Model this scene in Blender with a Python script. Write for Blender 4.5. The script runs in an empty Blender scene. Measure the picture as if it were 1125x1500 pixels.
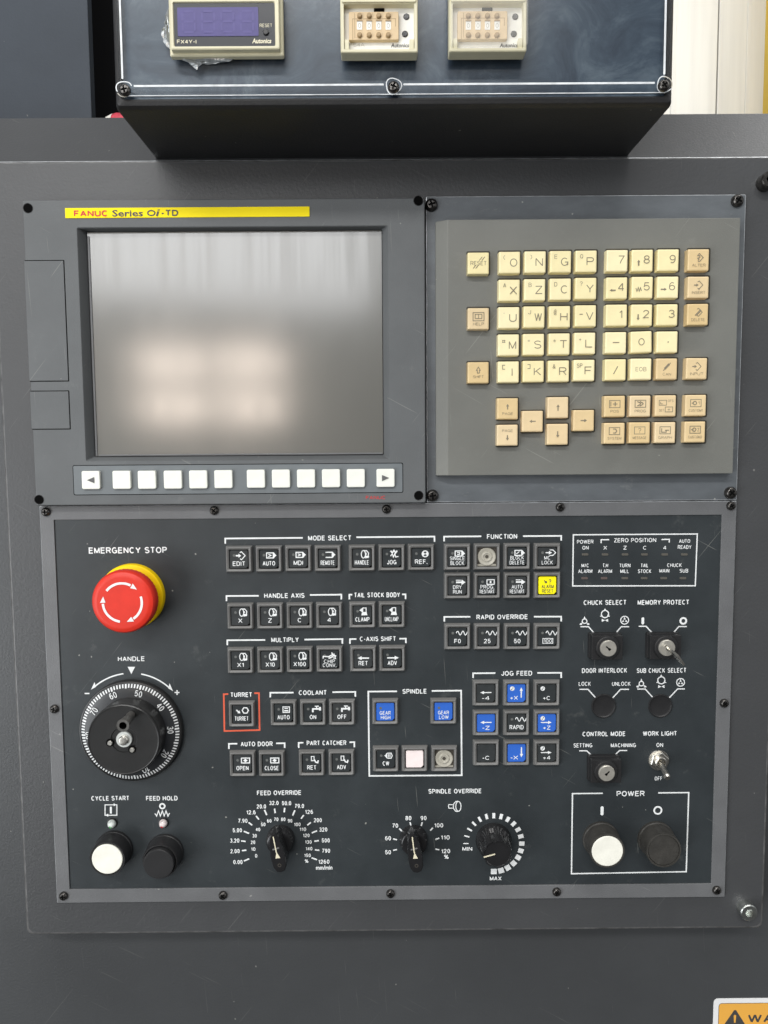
import bpy, bmesh, math, random
from mathutils import Vector, Matrix, noise
PI = math.pi
rad = math.radians
random.seed(7)
scene = bpy.context.scene
COL = scene.collection

# ------------------------------------------------------------------ camera
D = 0.578            # distance from the lens to the operator panel's face (metres)
Z0 = 1.45            # height of the lens above the floor
F = 1127.0           # focal length in photograph pixels (1125 x 1500)
PITCH, YAW, ROLL = rad(-4.744), rad(-0.153), rad(-0.425)
BASE = Matrix(((1, 0, 0), (0, 0, -1), (0, 1, 0)))
CAMROT = BASE @ Matrix.Rotation(YAW, 3, 'Y') @ Matrix.Rotation(PITCH, 3, 'X') @ Matrix.Rotation(ROLL, 3, 'Z')
cd = bpy.data.cameras.new('camera')
cam = bpy.data.objects.new('camera', cd)
COL.objects.link(cam)
cam.matrix_world = Matrix.Translation((0, -D, Z0)) @ CAMROT.to_4x4()
cd.sensor_fit = 'VERTICAL'
cd.sensor_height = 24.0
cd.lens = F / 1500 * 24.0
cd.clip_start = 0.01
cd.clip_end = 100
scene.camera = cam

# ------------------------------------------------------------------ world and lamps
world = bpy.data.worlds.new('World')
scene.world = world
world.use_nodes = True
wn, wl = world.node_tree.nodes, world.node_tree.links
bg = wn['Background']
tc = wn.new('ShaderNodeTexCoord')
sp = wn.new('ShaderNodeSeparateXYZ')
cr = wn.new('ShaderNodeValToRGB')
mr = wn.new('ShaderNodeMapRange')
mr.inputs['From Min'].default_value = -1
mr.inputs['From Max'].default_value = 1
wl.new(tc.outputs['Generated'], sp.inputs[0])
wl.new(sp.outputs['Z'], mr.inputs['Value'])
wl.new(mr.outputs[0], cr.inputs[0])
wl.new(cr.outputs[0], bg.inputs['Color'])
cr.color_ramp.elements[0].position = 0.30
cr.color_ramp.elements[0].color = (0.16, 0.16, 0.16, 1)
cr.color_ramp.elements[1].position = 0.75
cr.color_ramp.elements[1].color = (0.72, 0.75, 0.78, 1)
bg.inputs['Strength'].default_value = 0.40


def area(name, loc, target, sx, sy, power, color):
    l = bpy.data.lights.new(name, 'AREA')
    l.shape = 'RECTANGLE'
    l.size, l.size_y = sx, sy
    l.energy = power
    l.color = color
    o = bpy.data.objects.new(name, l)
    COL.objects.link(o)
    o.location = loc
    o.rotation_euler = (Vector(target) - Vector(loc)).to_track_quat('-Z', 'Y').to_euler()
    return o


# the high window band behind the photographer, an added sheen lamp at left, the four warm panes, the ceiling tubes
area('window_light', (-1.4, -3.5, Z0 + 1.20), (0, 0, Z0), 3.0, 0.80, 40, (0.98, 0.99, 1.0))
area('tube_light', (-0.8, -3.3, Z0 + 2.42), (0, 0, Z0), 3.2, 0.14, 84, (1.0, 0.99, 0.97))
area('side_sheen_light', (-2.2, -2.0, Z0 - 0.65), (-0.2, 0, Z0 - 0.2), 1.5, 1.7, 48, (0.95, 0.98, 1.0))  # added lamp that gives the left of the panel its sheen
area('right_edge_fill', (2.3, -0.9, Z0 + 0.5), (0.2, 0, Z0), 0.8, 1.6, 4.5, (0.97, 0.98, 1.0))  # added weak lamp that brightens the edges facing right
for ax in (-1.10, -0.68):
    for az in (0.22, 0.46):
        area('pane_light', (ax, -3.5, Z0 + az), (-0.1, 0, Z0), 0.33, 0.13, 2.2, (1.0, 0.84, 0.71))
area('ceiling_light', (0.3, -0.7, Z0 + 2.2), (0.2, 0.0, Z0), 2.6, 0.4, 26, (1.0, 0.98, 0.95))
area('cream_panel_fill', (0.85, 0.10, Z0 + 0.75), (0.80, 0.62, Z0 + 0.35), 0.7, 0.3, 3.4, (1.0, 0.98, 0.95))  # added lamp out of view, brightens only the cream panels

scene.view_settings.view_transform = 'Standard'
scene.view_settings.look = 'None'
scene.view_settings.gamma = 1
scene.view_settings.exposure = 0
scene.view_settings.use_curve_mapping = False


# ------------------------------------------------------------------ measuring helpers
def at(px, py, h=0.0):
    """point on the vertical plane h metres in front of the panel face, measured off the photograph"""
    d = CAMROT @ Vector(((px - 562.5) / F, -(py - 750.0) / F, -1))
    t = (D - h) / d.y
    return d.x * t, Z0 + d.z * t


def mm(px, h=0.0):
    """a length in photograph pixels as metres on that plane"""
    return px * (D - h) / F * 1.003


# ------------------------------------------------------------------ materials
def mat(name, color, rough=0.5, metal=0.0, bump=0.0, bscale=900.0, vary=0.0, vscale=25.0,
        specks=0.0, spec=0.5, stretch=None, clear=0.0, rvary=0.0, transmission=0.0, ior=1.45,
        speck_color=(0.55, 0.55, 0.5), dark_specks=0, rand=0.0, scratch=0.0, wear=0.0, bdist=0.0004):
    m = bpy.data.materials.new(name)
    m.use_nodes = True
    n, l = m.node_tree.nodes, m.node_tree.links
    b = n['Principled BSDF']
    b.inputs['Base Color'].default_value = (*color, 1)
    b.inputs['Roughness'].default_value = rough
    b.inputs['Metallic'].default_value = metal
    b.inputs['Specular IOR Level'].default_value = spec
    b.inputs['Coat Weight'].default_value = clear
    b.inputs['Transmission Weight'].default_value = transmission
    b.inputs['IOR'].default_value = ior
    t = n.new('ShaderNodeTexCoord')
    src = t.outputs['Object']
    if stretch:
        mp = n.new('ShaderNodeMapping')
        mp.inputs['Scale'].default_value = stretch
        l.new(src, mp.inputs[0])
        vsrc = mp.outputs[0]
    else:
        vsrc = src
    colsock = None
    if vary or rvary:
        nz = n.new('ShaderNodeTexNoise')
        nz.inputs['Scale'].default_value = vscale
        nz.inputs['Detail'].default_value = 6
        nz.inputs['Roughness'].default_value = 0.62
        l.new(vsrc, nz.inputs['Vector'])
    if vary:
        r = n.new('ShaderNodeMapRange')
        r.inputs['From Min'].default_value = 0.3
        r.inputs['From Max'].default_value = 0.7
        r.inputs['To Min'].default_value = 1 - vary
        r.inputs['To Max'].default_value = 1 + vary
        l.new(nz.outputs['Fac'], r.inputs['Value'])
        mx = n.new('ShaderNodeMix')
        mx.data_type = 'RGBA'
        mx.blend_type = 'MULTIPLY'
        mx.inputs['Factor'].default_value = 1
        mx.inputs[6].default_value = (*color, 1)
        l.new(r.outputs[0], mx.inputs[7])
        colsock = mx.outputs[2]
    if rvary:
        r = n.new('ShaderNodeMapRange')
        r.inputs['From Min'].default_value = 0.3
        r.inputs['From Max'].default_value = 0.7
        r.inputs['To Min'].default_value = max(0.02, rough - rvary)
        r.inputs['To Max'].default_value = min(1, rough + rvary)
        l.new(nz.outputs['Fac'], r.inputs['Value'])
        l.new(r.outputs[0], b.inputs['Roughness'])
    if specks:
        v = n.new('ShaderNodeTexVoronoi')
        v.inputs['Scale'].default_value = 110
        l.new(src, v.inputs['Vector'])
        lt = n.new('ShaderNodeMath')
        lt.operation = 'LESS_THAN'
        lt.inputs[1].default_value = 0.085
        nn = n.new('ShaderNodeTexNoise')
        nn.inputs['Scale'].default_value = 420
        l.new(src, nn.inputs['Vector'])
        ad = n.new('ShaderNodeMath')
        ad.operation = 'MULTIPLY_ADD'
        ad.inputs[1].default_value = 0.35
        ad.inputs[2].default_value = -0.14
        l.new(nn.outputs['Fac'], ad.inputs[0])
        sb = n.new('ShaderNodeMath')
        sb.operation = 'ADD'
        l.new(v.outputs['Distance'], sb.inputs[0])
        l.new(ad.outputs[0], sb.inputs[1])
        l.new(sb.outputs[0], lt.inputs[0])
        sx = n.new('ShaderNodeSeparateColor')
        l.new(v.outputs['Color'], sx.inputs[0])
        gt = n.new('ShaderNodeMath')
        gt.operation = 'GREATER_THAN'
        gt.inputs[1].default_value = 0.90
        l.new(sx.outputs[0], gt.inputs[0])
        ml = n.new('ShaderNodeMath')
        ml.operation = 'MULTIPLY'
        l.new(lt.outputs[0], ml.inputs[0])
        l.new(gt.outputs[0], ml.inputs[1])
        m2 = n.new('ShaderNodeMath')
        m2.operation = 'MULTIPLY'
        m2.inputs[1].default_value = specks
        l.new(ml.outputs[0], m2.inputs[0])
        mx = n.new('ShaderNodeMix')
        mx.data_type = 'RGBA'
        mx.inputs[6].default_value = (*color, 1)
        if colsock:
            l.new(colsock, mx.inputs[6])
        mx.inputs[7].default_value = (*speck_color, 1)
        l.new(m2.outputs[0], mx.inputs['Factor'])
        colsock = mx.outputs[2]
    if dark_specks:
        # a few small dark chips in the paint
        v = n.new('ShaderNodeTexVoronoi')
        v.inputs['Scale'].default_value = 26
        l.new(src, v.inputs['Vector'])
        sx = n.new('ShaderNodeSeparateColor')
        l.new(v.outputs['Color'], sx.inputs[0])
        th = n.new('ShaderNodeMath')
        th.operation = 'MULTIPLY_ADD'
        th.inputs[1].default_value = 0.10
        th.inputs[2].default_value = -0.045
        l.new(sx.outputs[1], th.inputs[0])
        lt = n.new('ShaderNodeMath')
        lt.operation = 'LESS_THAN'
        l.new(v.outputs['Distance'], lt.inputs[0])
        l.new(th.outputs[0], lt.inputs[1])
        mx = n.new('ShaderNodeMix')
        mx.data_type = 'RGBA'
        l.new(colsock, mx.inputs[6])
        mx.inputs[7].default_value = (0.03, 0.03, 0.03, 1)
        m2 = n.new('ShaderNodeMath')
        m2.operation = 'MULTIPLY'
        m2.inputs[1].default_value = 0.75
        l.new(lt.outputs[0], m2.inputs[0])
        l.new(m2.outputs[0], mx.inputs['Factor'])
        colsock = mx.outputs[2]
    if rand:
        oi = n.new('ShaderNodeObjectInfo')
        r = n.new('ShaderNodeMapRange')
        r.inputs['To Min'].default_value = 1 - rand
        r.inputs['To Max'].default_value = 1.0
        l.new(oi.outputs['Random'], r.inputs['Value'])
        hs = n.new('ShaderNodeHueSaturation')
        l.new(r.outputs[0], hs.inputs['Value'])
        r2 = n.new('ShaderNodeMapRange')
        r2.inputs['To Min'].default_value = 1 + rand * 1.2
        r2.inputs['To Max'].default_value = 1 - rand * 1.2
        l.new(oi.outputs['Random'], r2.inputs['Value'])
        l.new(r2.outputs[0], hs.inputs['Saturation'])
        hs.inputs['Color'].default_value = (*color, 1)
        if colsock:
            l.new(colsock, hs.inputs['Color'])
        colsock = hs.outputs[0]
    if scratch:
        # hairline scratches in two directions, only here and there
        acc = None
        for ang, sc in ((0.5, 34), (-0.9, 27), (1.5, 41)):
            mp = n.new('ShaderNodeMapping')
            mp.vector_type = 'TEXTURE'
            mp.inputs['Rotation'].default_value = (0, ang, 0)
            mp.inputs['Scale'].default_value = (4.5, 1, 0.11)
            l.new(src, mp.inputs[0])
            w = n.new('ShaderNodeTexNoise')
            w.inputs['Scale'].default_value = sc * 2.2
            w.inputs['Detail'].default_value = 2
            l.new(mp.outputs[0], w.inputs['Vector'])
            r = n.new('ShaderNodeMapRange')
            r.inputs['From Min'].default_value = 0.735
            r.inputs['From Max'].default_value = 0.77
            l.new(w.outputs['Fac'], r.inputs['Value'])
            if acc is None:
                acc = r.outputs[0]
            else:
                mxm = n.new('ShaderNodeMath')
                mxm.operation = 'MAXIMUM'
                l.new(acc, mxm.inputs[0])
                l.new(r.outputs[0], mxm.inputs[1])
                acc = mxm.outputs[0]
        m2 = n.new('ShaderNodeMath')
        m2.operation = 'MULTIPLY'
        m2.inputs[1].default_value = scratch
        l.new(acc, m2.inputs[0])
        mx = n.new('ShaderNodeMix')
        mx.data_type = 'RGBA'
        mx.inputs[6].default_value = (*color, 1)
        if colsock:
            l.new(colsock, mx.inputs[6])
        mx.inputs[7].default_value = (*speck_color, 1)
        l.new(m2.outputs[0], mx.inputs['Factor'])
        colsock = mx.outputs[2]
    if wear:
        # pale scuffs: ridged noise, thresholded
        w = n.new('ShaderNodeTexNoise')
        w.inputs['Scale'].default_value = 38
        w.inputs['Detail'].default_value = 9
        w.inputs['Roughness'].default_value = 0.75
        l.new(vsrc, w.inputs['Vector'])
        r = n.new('ShaderNodeMapRange')
        r.inputs['From Min'].default_value = 0.60
        r.inputs['From Max'].default_value = 0.78
        r.inputs['To Max'].default_value = wear
        l.new(w.outputs['Fac'], r.inputs['Value'])
        mx = n.new('ShaderNodeMix')
        mx.data_type = 'RGBA'
        mx.inputs[6].default_value = (*color, 1)
        if colsock:
            l.new(colsock, mx.inputs[6])
        mx.inputs[7].default_value = (*speck_color, 1)
        l.new(r.outputs[0], mx.inputs['Factor'])
        colsock = mx.outputs[2]
    if colsock:
        l.new(colsock, b.inputs['Base Color'])
    if bump:
        nz2 = n.new('ShaderNodeTexNoise')
        nz2.inputs['Scale'].default_value = bscale
        nz2.inputs['Detail'].default_value = 3
        l.new(src, nz2.inputs['Vector'])
        bp = n.new('ShaderNodeBump')
        bp.inputs['Strength'].default_value = bump
        bp.inputs['Distance'].default_value = bdist
        l.new(nz2.outputs['Fac'], bp.inputs['Height'])
        l.new(bp.outputs[0], b.inputs['Normal'])
    return m


M = {}
M['door'] = mat('door_powder_coat', (0.060, 0.062, 0.065), 0.40, bump=0.42, bscale=560, vary=0.09, vscale=9, specks=0.2, dark_specks=1, scratch=0.06)
M['body'] = mat('body_powder_coat', (0.058, 0.061, 0.064), 0.38, bump=0.38, bscale=560, vary=0.10, vscale=7, specks=0.25, scratch=0.05)
M['plate'] = mat('face_plate_film', (0.030, 0.036, 0.0395), 0.40, bump=0.22, bscale=1500, vary=0.20, vscale=14, specks=0.4, wear=0.10, scratch=0.18, rvary=0.05)
M['frame'] = mat('panel_frame_paint', (0.138, 0.141, 0.146), 0.40, bump=0.4, bscale=1100, vary=0.10, vscale=30, specks=0.3, scratch=0.2)
M['bezel'] = mat('monitor_bezel_plastic', (0.125, 0.132, 0.136), 0.55, bump=0.35, bscale=1600, vary=0.08, vscale=18, specks=0.3, wear=0.10, spec=0.35, scratch=0.16)
M['strip'] = mat('soft_key_strip_film', (0.15, 0.168, 0.178), 0.42, bump=0.15, bscale=1600, vary=0.06, vscale=30, specks=0.3)
M['kbase'] = mat('keyboard_panel_plastic', (0.162, 0.164, 0.149), 0.48, bump=0.35, bscale=1500, vary=0.08, vscale=16, specks=0.25, wear=0.10, scratch=0.16)
M['kplate'] = mat('keyboard_plate_metal', (0.130, 0.143, 0.155), 0.36, metal=0.15, bump=0.15, bscale=1200, vary=0.18, vscale=22, specks=0.5, wear=0.28, stretch=(1, 1, 2.5))
M['cream'] = mat('cream_key_plastic', (0.95, 0.84, 0.49), 0.38, bump=0.12, bscale=900, vary=0.06, vscale=90, rand=0.07)
M['tan'] = mat('tan_key_plastic', (0.79, 0.61, 0.35), 0.38, bump=0.12, bscale=900, vary=0.06, vscale=90, rand=0.10)
M['keyink'] = mat('key_print_grey', (0.23, 0.20, 0.14), 0.6)
M['soft'] = mat('soft_key_rubber', (0.84, 0.85, 0.78), 0.5, bump=0.1, vary=0.04, vscale=90)
M['inkgrey'] = mat('soft_key_print', (0.12, 0.12, 0.12), 0.6)
M['yellow'] = mat('name_plate_yellow', (1.0, 0.80, 0.0), 0.5, vary=0.03, vscale=30, spec=0.25)
M['red_ink'] = mat('print_red', (0.62, 0.03, 0.03), 0.5)
M['dark_ink'] = mat('print_dark', (0.06, 0.06, 0.06), 0.5)
M['white_ink'] = mat('print_white', (0.80, 0.82, 0.82), 0.5, vary=0.06, vscale=160)
M['orange_ink'] = mat('print_orange', (0.72, 0.115, 0.055), 0.5)
M['btn'] = mat('button_bezel_plastic', (0.165, 0.163, 0.158), 0.42, bump=0.2, bscale=1500, vary=0.16, vscale=60, rand=0.12, wear=0.12)
M['cap'] = mat('button_cap_dark', (0.040, 0.045, 0.047), 0.28, vary=0.2, vscale=120, specks=0.3, rand=0.25, scratch=0.12)
M['cap_blue'] = mat('button_cap_blue', (0.035, 0.135, 0.56), 0.32, vary=0.05, vscale=90)
M['cap_yellow'] = mat('button_cap_yellow', (0.95, 0.86, 0.01), 0.35)
M['cap_pink'] = mat('button_cap_pale_pink', (0.90, 0.79, 0.775), 0.4, vary=0.06, vscale=200)
M['led_off'] = mat('indicator_unlit', (0.13, 0.135, 0.13), 0.35)
M['led_bar'] = mat('indicator_bar_unlit', (0.105, 0.098, 0.085), 0.3)
M['led_bar_red'] = mat('indicator_bar_reddish', (0.115, 0.088, 0.080), 0.3)
M['keyhole_shade'] = mat('key_opening_shade', (0.035, 0.032, 0.022), 0.6)
M['edge_glint'] = mat('painted_edge_glint', (0.10, 0.10, 0.10), 0.35, vary=0.45, vscale=90)  # lighter bevel colour, paints the highlight along the edges
M['edge_glint_bright'] = mat('painted_plate_glint', (0.50, 0.52, 0.54), 0.3, metal=0.4, vary=0.4, vscale=90)  # brighter bevel colour, paints the light caught on plate edges
M['lens'] = mat('lens_plastic', (0.42, 0.40, 0.34), 0.3, vary=0.15, vscale=200)
M['lens_dark'] = mat('lens_recess', (0.07, 0.062, 0.05), 0.5, vary=0.3, vscale=200)
M['black'] = mat('black_plastic', (0.020, 0.020, 0.021), 0.38, bump=0.15, bscale=1200, vary=0.15, vscale=60)
M['black_gloss'] = mat('black_gloss_plastic', (0.016, 0.016, 0.017), 0.2, vary=0.2, vscale=50, scratch=0.12)
M['rubber'] = mat('black_rubber', (0.042, 0.040, 0.036), 0.5, bump=0.5, bscale=700, vary=0.3, vscale=90, specks=0.3, wear=0.25, speck_color=(0.2, 0.19, 0.17))
M['wheel'] = mat('hand_wheel_black', (0.020, 0.020, 0.020), 0.30, bump=0.1, bscale=900, vary=0.15, vscale=50, specks=0.35, wear=0.03)
M['dial'] = mat('hand_wheel_dial', (0.030, 0.032, 0.035), 0.30, vary=0.1, vscale=50, specks=0.3)
M['red'] = mat('stop_button_red', (0.68, 0.034, 0.018), 0.40, bump=0.05, vary=0.08, vscale=60, spec=0.4, scratch=0.10, specks=0.25, speck_color=(0.25, 0.03, 0.02))
M['stop_yellow'] = mat('stop_collar_yellow', (0.98, 0.66, 0.0), 0.45, vary=0.03, vscale=50, spec=0.3)
M['white_btn'] = mat('white_button_plastic', (0.86, 0.85, 0.76), 0.42, vary=0.10, vscale=70, specks=0.3, speck_color=(0.3, 0.28, 0.2), scratch=0.18, wear=0.2)
M['steel'] = mat('nickel_steel', (0.62, 0.60, 0.55), 0.30, metal=1.0, vary=0.15, vscale=300)
M['zinc'] = mat('zinc_plated_steel', (0.62, 0.64, 0.61), 0.32, metal=1.0, vary=0.25, vscale=260, bump=0.2)
M['lock'] = mat('lock_brushed_nickel', (0.78, 0.75, 0.67), 0.36, metal=0.8, vary=0.12, vscale=300)
M['washer'] = mat('washer_satin', (0.60, 0.62, 0.60), 0.45, metal=0.5, vary=0.1, vscale=300)
M['screw'] = mat('black_screw', (0.10, 0.095, 0.09), 0.27, metal=0.9, vary=0.5, vscale=400)
M['socket'] = mat('socket_dark', (0.004, 0.004, 0.004), 0.8, spec=0.03)
M['box'] = mat('box_black_paint', (0.022, 0.022, 0.023), 0.50, bump=0.5, bscale=700, vary=0.15, vscale=20, specks=0.35)
mb_ = mat('navy_board', (0.04, 0.065, 0.10), 0.4)
_n, _l = mb_.node_tree.nodes, mb_.node_tree.links
_tc = _n.new('ShaderNodeTexCoord')
_nz = _n.new('ShaderNodeTexNoise')
_nz.inputs['Scale'].default_value = 24
_nz.inputs['Detail'].default_value = 9
_nz.inputs['Roughness'].default_value = 0.68
_nz.inputs['Distortion'].default_value = 1.4
_l.new(_tc.outputs['Object'], _nz.inputs['Vector'])
_cr = _n.new('ShaderNodeValToRGB')
_cr.color_ramp.elements[0].position = 0.36
_cr.color_ramp.elements[0].color = (0.022, 0.040, 0.068, 1)
_cr.color_ramp.elements[1].position = 0.72
_cr.color_ramp.elements[1].color = (0.125, 0.165, 0.205, 1)
_e = _cr.color_ramp.elements.new(0.52)
_e.color = (0.048, 0.076, 0.112, 1)
_l.new(_nz.outputs['Fac'], _cr.inputs[0])
_l.new(_cr.outputs[0], _n['Principled BSDF'].inputs['Base Color'])
M['board'] = mb_
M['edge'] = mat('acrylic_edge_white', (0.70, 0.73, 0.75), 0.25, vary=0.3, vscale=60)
M['crank'] = mat('crank_grip_grey', (0.085, 0.083, 0.078), 0.42, bump=0.3, bscale=700, vary=0.3, vscale=80)
M['beige'] = mat('device_case_beige', (0.66, 0.62, 0.44), 0.42, vary=0.07, vscale=50, bump=0.1)
M['window'] = mat('counter_window', (0.040, 0.042, 0.048), 0.25, vary=0.05, spec=0.3)
M['display'] = mat('counter_display_off', (0.072, 0.060, 0.205), 0.3, vary=0.10, vscale=120, spec=0.3)
M['segment'] = mat('display_segment_off', (0.088, 0.074, 0.235), 0.3, spec=0.3)
M['ivory_ink'] = mat('print_ivory', (0.75, 0.70, 0.52), 0.5)
M['timer_face'] = mat('timer_face_white', (0.82, 0.81, 0.76), 0.5, vary=0.06, vscale=120)
M['wheel_tan'] = mat('thumbwheel_tan', (0.66, 0.50, 0.30), 0.5, vary=0.06, vscale=150)
M['wheel_brown'] = mat('thumbwheel_button', (0.36, 0.25, 0.13), 0.5)
M['silver_film'] = mat('crinkled_film', (0.34, 0.36, 0.37), 0.22, metal=0.35, vary=0.35, vscale=160, bump=1.0, bscale=300)
M['cabinet'] = mat('blue_grey_paint', (0.045, 0.054, 0.067), 0.5, bump=0.25, bscale=500, vary=0.12, vscale=8, specks=0.2, spec=0.2)
M['gap'] = mat('dark_gap_shade', (0.013, 0.013, 0.014), 0.85, spec=0.1)
M['wall_cream'] = mat('cream_panel_paint', (0.66, 0.655, 0.61), 0.36, vary=0.08, vscale=7, stretch=(6, 1, 0.25), bump=0.1)
M['post_yellow'] = mat('post_yellow_paint', (0.72, 0.47, 0.02), 0.4, vary=0.05)
M['cloth_white'] = mat('container_white', (0.75, 0.72, 0.66), 0.5)
M['cloth_red'] = mat('container_red', (0.55, 0.05, 0.08), 0.5, vary=0.3, vscale=300)
M['sign_white'] = mat('sticker_white', (0.82, 0.82, 0.82), 0.4)
M['sign_orange'] = mat('sticker_orange', (0.84, 0.43, 0.075), 0.4, vary=0.02)
M['dome_green'] = mat('lamp_lens_clear_green', (0.60, 0.64, 0.61), 0.12, spec=0.8, vary=0.5, vscale=260)
M['dome_red'] = mat('lamp_lens_clear_red', (0.66, 0.58, 0.57), 0.12, spec=0.8, vary=0.5, vscale=260)
M['green_dot'] = mat('lamp_green_core', (0.10, 0.35, 0.12), 0.3)
M['red_dot'] = mat('lamp_red_core', (0.45, 0.02, 0.03), 0.3)

# the dark screen: an anti-glare film over grey glass, wiped and scratched at its edges
ms = mat('screen_glass', (0.100, 0.098, 0.085), 0.42, metal=0.0, spec=0.7, clear=1.0)
_n, _l = ms.node_tree.nodes, ms.node_tree.links
_b = _n['Principled BSDF']
_tc = _n.new('ShaderNodeTexCoord')
_mp = _n.new('ShaderNodeMapping')
_mp.inputs['Scale'].default_value = (2.5, 1, 0.8)
_mp.inputs['Rotation'].default_value = (0, rad(4), 0)
_nz = _n.new('ShaderNodeTexNoise')
_nz.inputs['Scale'].default_value = 22
_nz.inputs['Detail'].default_value = 4
_l.new(_tc.outputs['Object'], _mp.inputs[0])
_l.new(_mp.outputs[0], _nz.inputs['Vector'])
_r = _n.new('ShaderNodeMapRange')
_r.inputs['From Min'].default_value = 0.35
_r.inputs['From Max'].default_value = 0.68
_r.inputs['To Min'].default_value = 0.132
_r.inputs['To Max'].default_value = 0.150
_l.new(_nz.outputs['Fac'], _r.inputs['Value'])
# wiping marks near the upper edge of the glass: vertical smears that spread the reflection
_mp2 = _n.new('ShaderNodeMapping')
_mp2.inputs['Scale'].default_value = (16, 1, 0.5)
_mp2.inputs['Rotation'].default_value = (0, rad(7), 0)
_l.new(_tc.outputs['Object'], _mp2.inputs[0])
_nz2 = _n.new('ShaderNodeTexNoise')
_nz2.inputs['Scale'].default_value = 9
_nz2.inputs['Detail'].default_value = 3
_l.new(_mp2.outputs[0], _nz2.inputs['Vector'])
_r2 = _n.new('ShaderNodeMapRange')
_r2.inputs['From Min'].default_value = 0.42
_r2.inputs['From Max'].default_value = 0.66
_r2.inputs['To Min'].default_value = -0.025
_r2.inputs['To Max'].default_value = 0.07
_l.new(_nz2.outputs['Fac'], _r2.inputs['Value'])
_sx = _n.new('ShaderNodeSeparateXYZ')
_l.new(_tc.outputs['Object'], _sx.inputs[0])
_r3 = _n.new('ShaderNodeMapRange')
_r3.inputs['From Min'].default_value = 0.030
_r3.inputs['From Max'].default_value = 0.065
_l.new(_sx.outputs['Z'], _r3.inputs['Value'])
_ml = _n.new('ShaderNodeMath')
_ml.operation = 'MULTIPLY'
_l.new(_r2.outputs[0], _ml.inputs[0])
_l.new(_r3.outputs[0], _ml.inputs[1])
_ad = _n.new('ShaderNodeMath')
_ad.operation = 'ADD'
_l.new(_r.outputs[0], _ad.inputs[0])
_l.new(_ml.outputs[0], _ad.inputs[1])
_l.new(_ad.outputs[0], _b.inputs['Coat Roughness'])
_b.inputs['Coat IOR'].default_value = 1.8
M['screen'] = ms

# acrylic sheet: thin clear plastic, mirror-like at its surface
ma = bpy.data.materials.new('clear_acrylic')
ma.use_nodes = True
_n, _l = ma.node_tree.nodes, ma.node_tree.links
_n.remove(_n['Principled BSDF'])
_t = _n.new('ShaderNodeBsdfTransparent')
_t.inputs[0].default_value = (0.95, 0.97, 0.98, 1)
_g = _n.new('ShaderNodeBsdfGlossy')
_g.inputs['Roughness'].default_value = 0.18
_f = _n.new('ShaderNodeFresnel')
_f.inputs['IOR'].default_value = 1.36
_mx = _n.new('ShaderNodeMixShader')
_l.new(_f.outputs[0], _mx.inputs[0])
_l.new(_t.outputs[0], _mx.inputs[1])
_l.new(_g.outputs[0], _mx.inputs[2])
_l.new(_mx.outputs[0], _n['Material Output'].inputs['Surface'])
M['acrylic'] = ma
# hazier scratched cover of the second timer
mh = bpy.data.materials.new('hazy_clear_cover')
mh.use_nodes = True
_n, _l = mh.node_tree.nodes, mh.node_tree.links
_p = _n['Principled BSDF']
_p.inputs['Base Color'].default_value = (0.82, 0.80, 0.74, 1)
_p.inputs['Roughness'].default_value = 0.3
_t = _n.new('ShaderNodeBsdfTransparent')
_mx = _n.new('ShaderNodeMixShader')
_mx.inputs[0].default_value = 0.17
_l.new(_t.outputs[0], _mx.inputs[1])
_l.new(_p.outputs[0], _mx.inputs[2])
_l.new(_mx.outputs[0], _n['Material Output'].inputs['Surface'])
M['hazy'] = mh

# ------------------------------------------------------------------ text cache
_txt = {}


def glyphs(s, bold):
    k = (s, bold)
    if k not in _txt:
        c = bpy.data.curves.new('t', 'FONT')
        c.body = s
        c.size = 1
        c.resolution_u = 2
        c.offset = bold
        o = bpy.data.objects.new('t', c)
        COL.objects.link(o)
        bpy.context.view_layer.update()
        me = bpy.data.meshes.new_from_object(o.evaluated_get(bpy.context.evaluated_depsgraph_get()))
        v = [(p.co.x, p.co.y) for p in me.vertices]
        f = [tuple(p.vertices) for p in me.polygons]
        bpy.data.objects.remove(o)
        bpy.data.curves.remove(c)
        bpy.data.meshes.remove(me)
        _txt[k] = (v, f)
    return _txt[k]



# ------------------------------------------------------------------ stroke lettering (grotesque capitals and figures)
def _arc(cx, cy, rx, ry, a0, a1, n=7):
    return [(cx + rx * math.cos(rad(a0 + (a1 - a0) * i / n)), cy + ry * math.sin(rad(a0 + (a1 - a0) * i / n))) for i in range(n + 1)]


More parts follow.
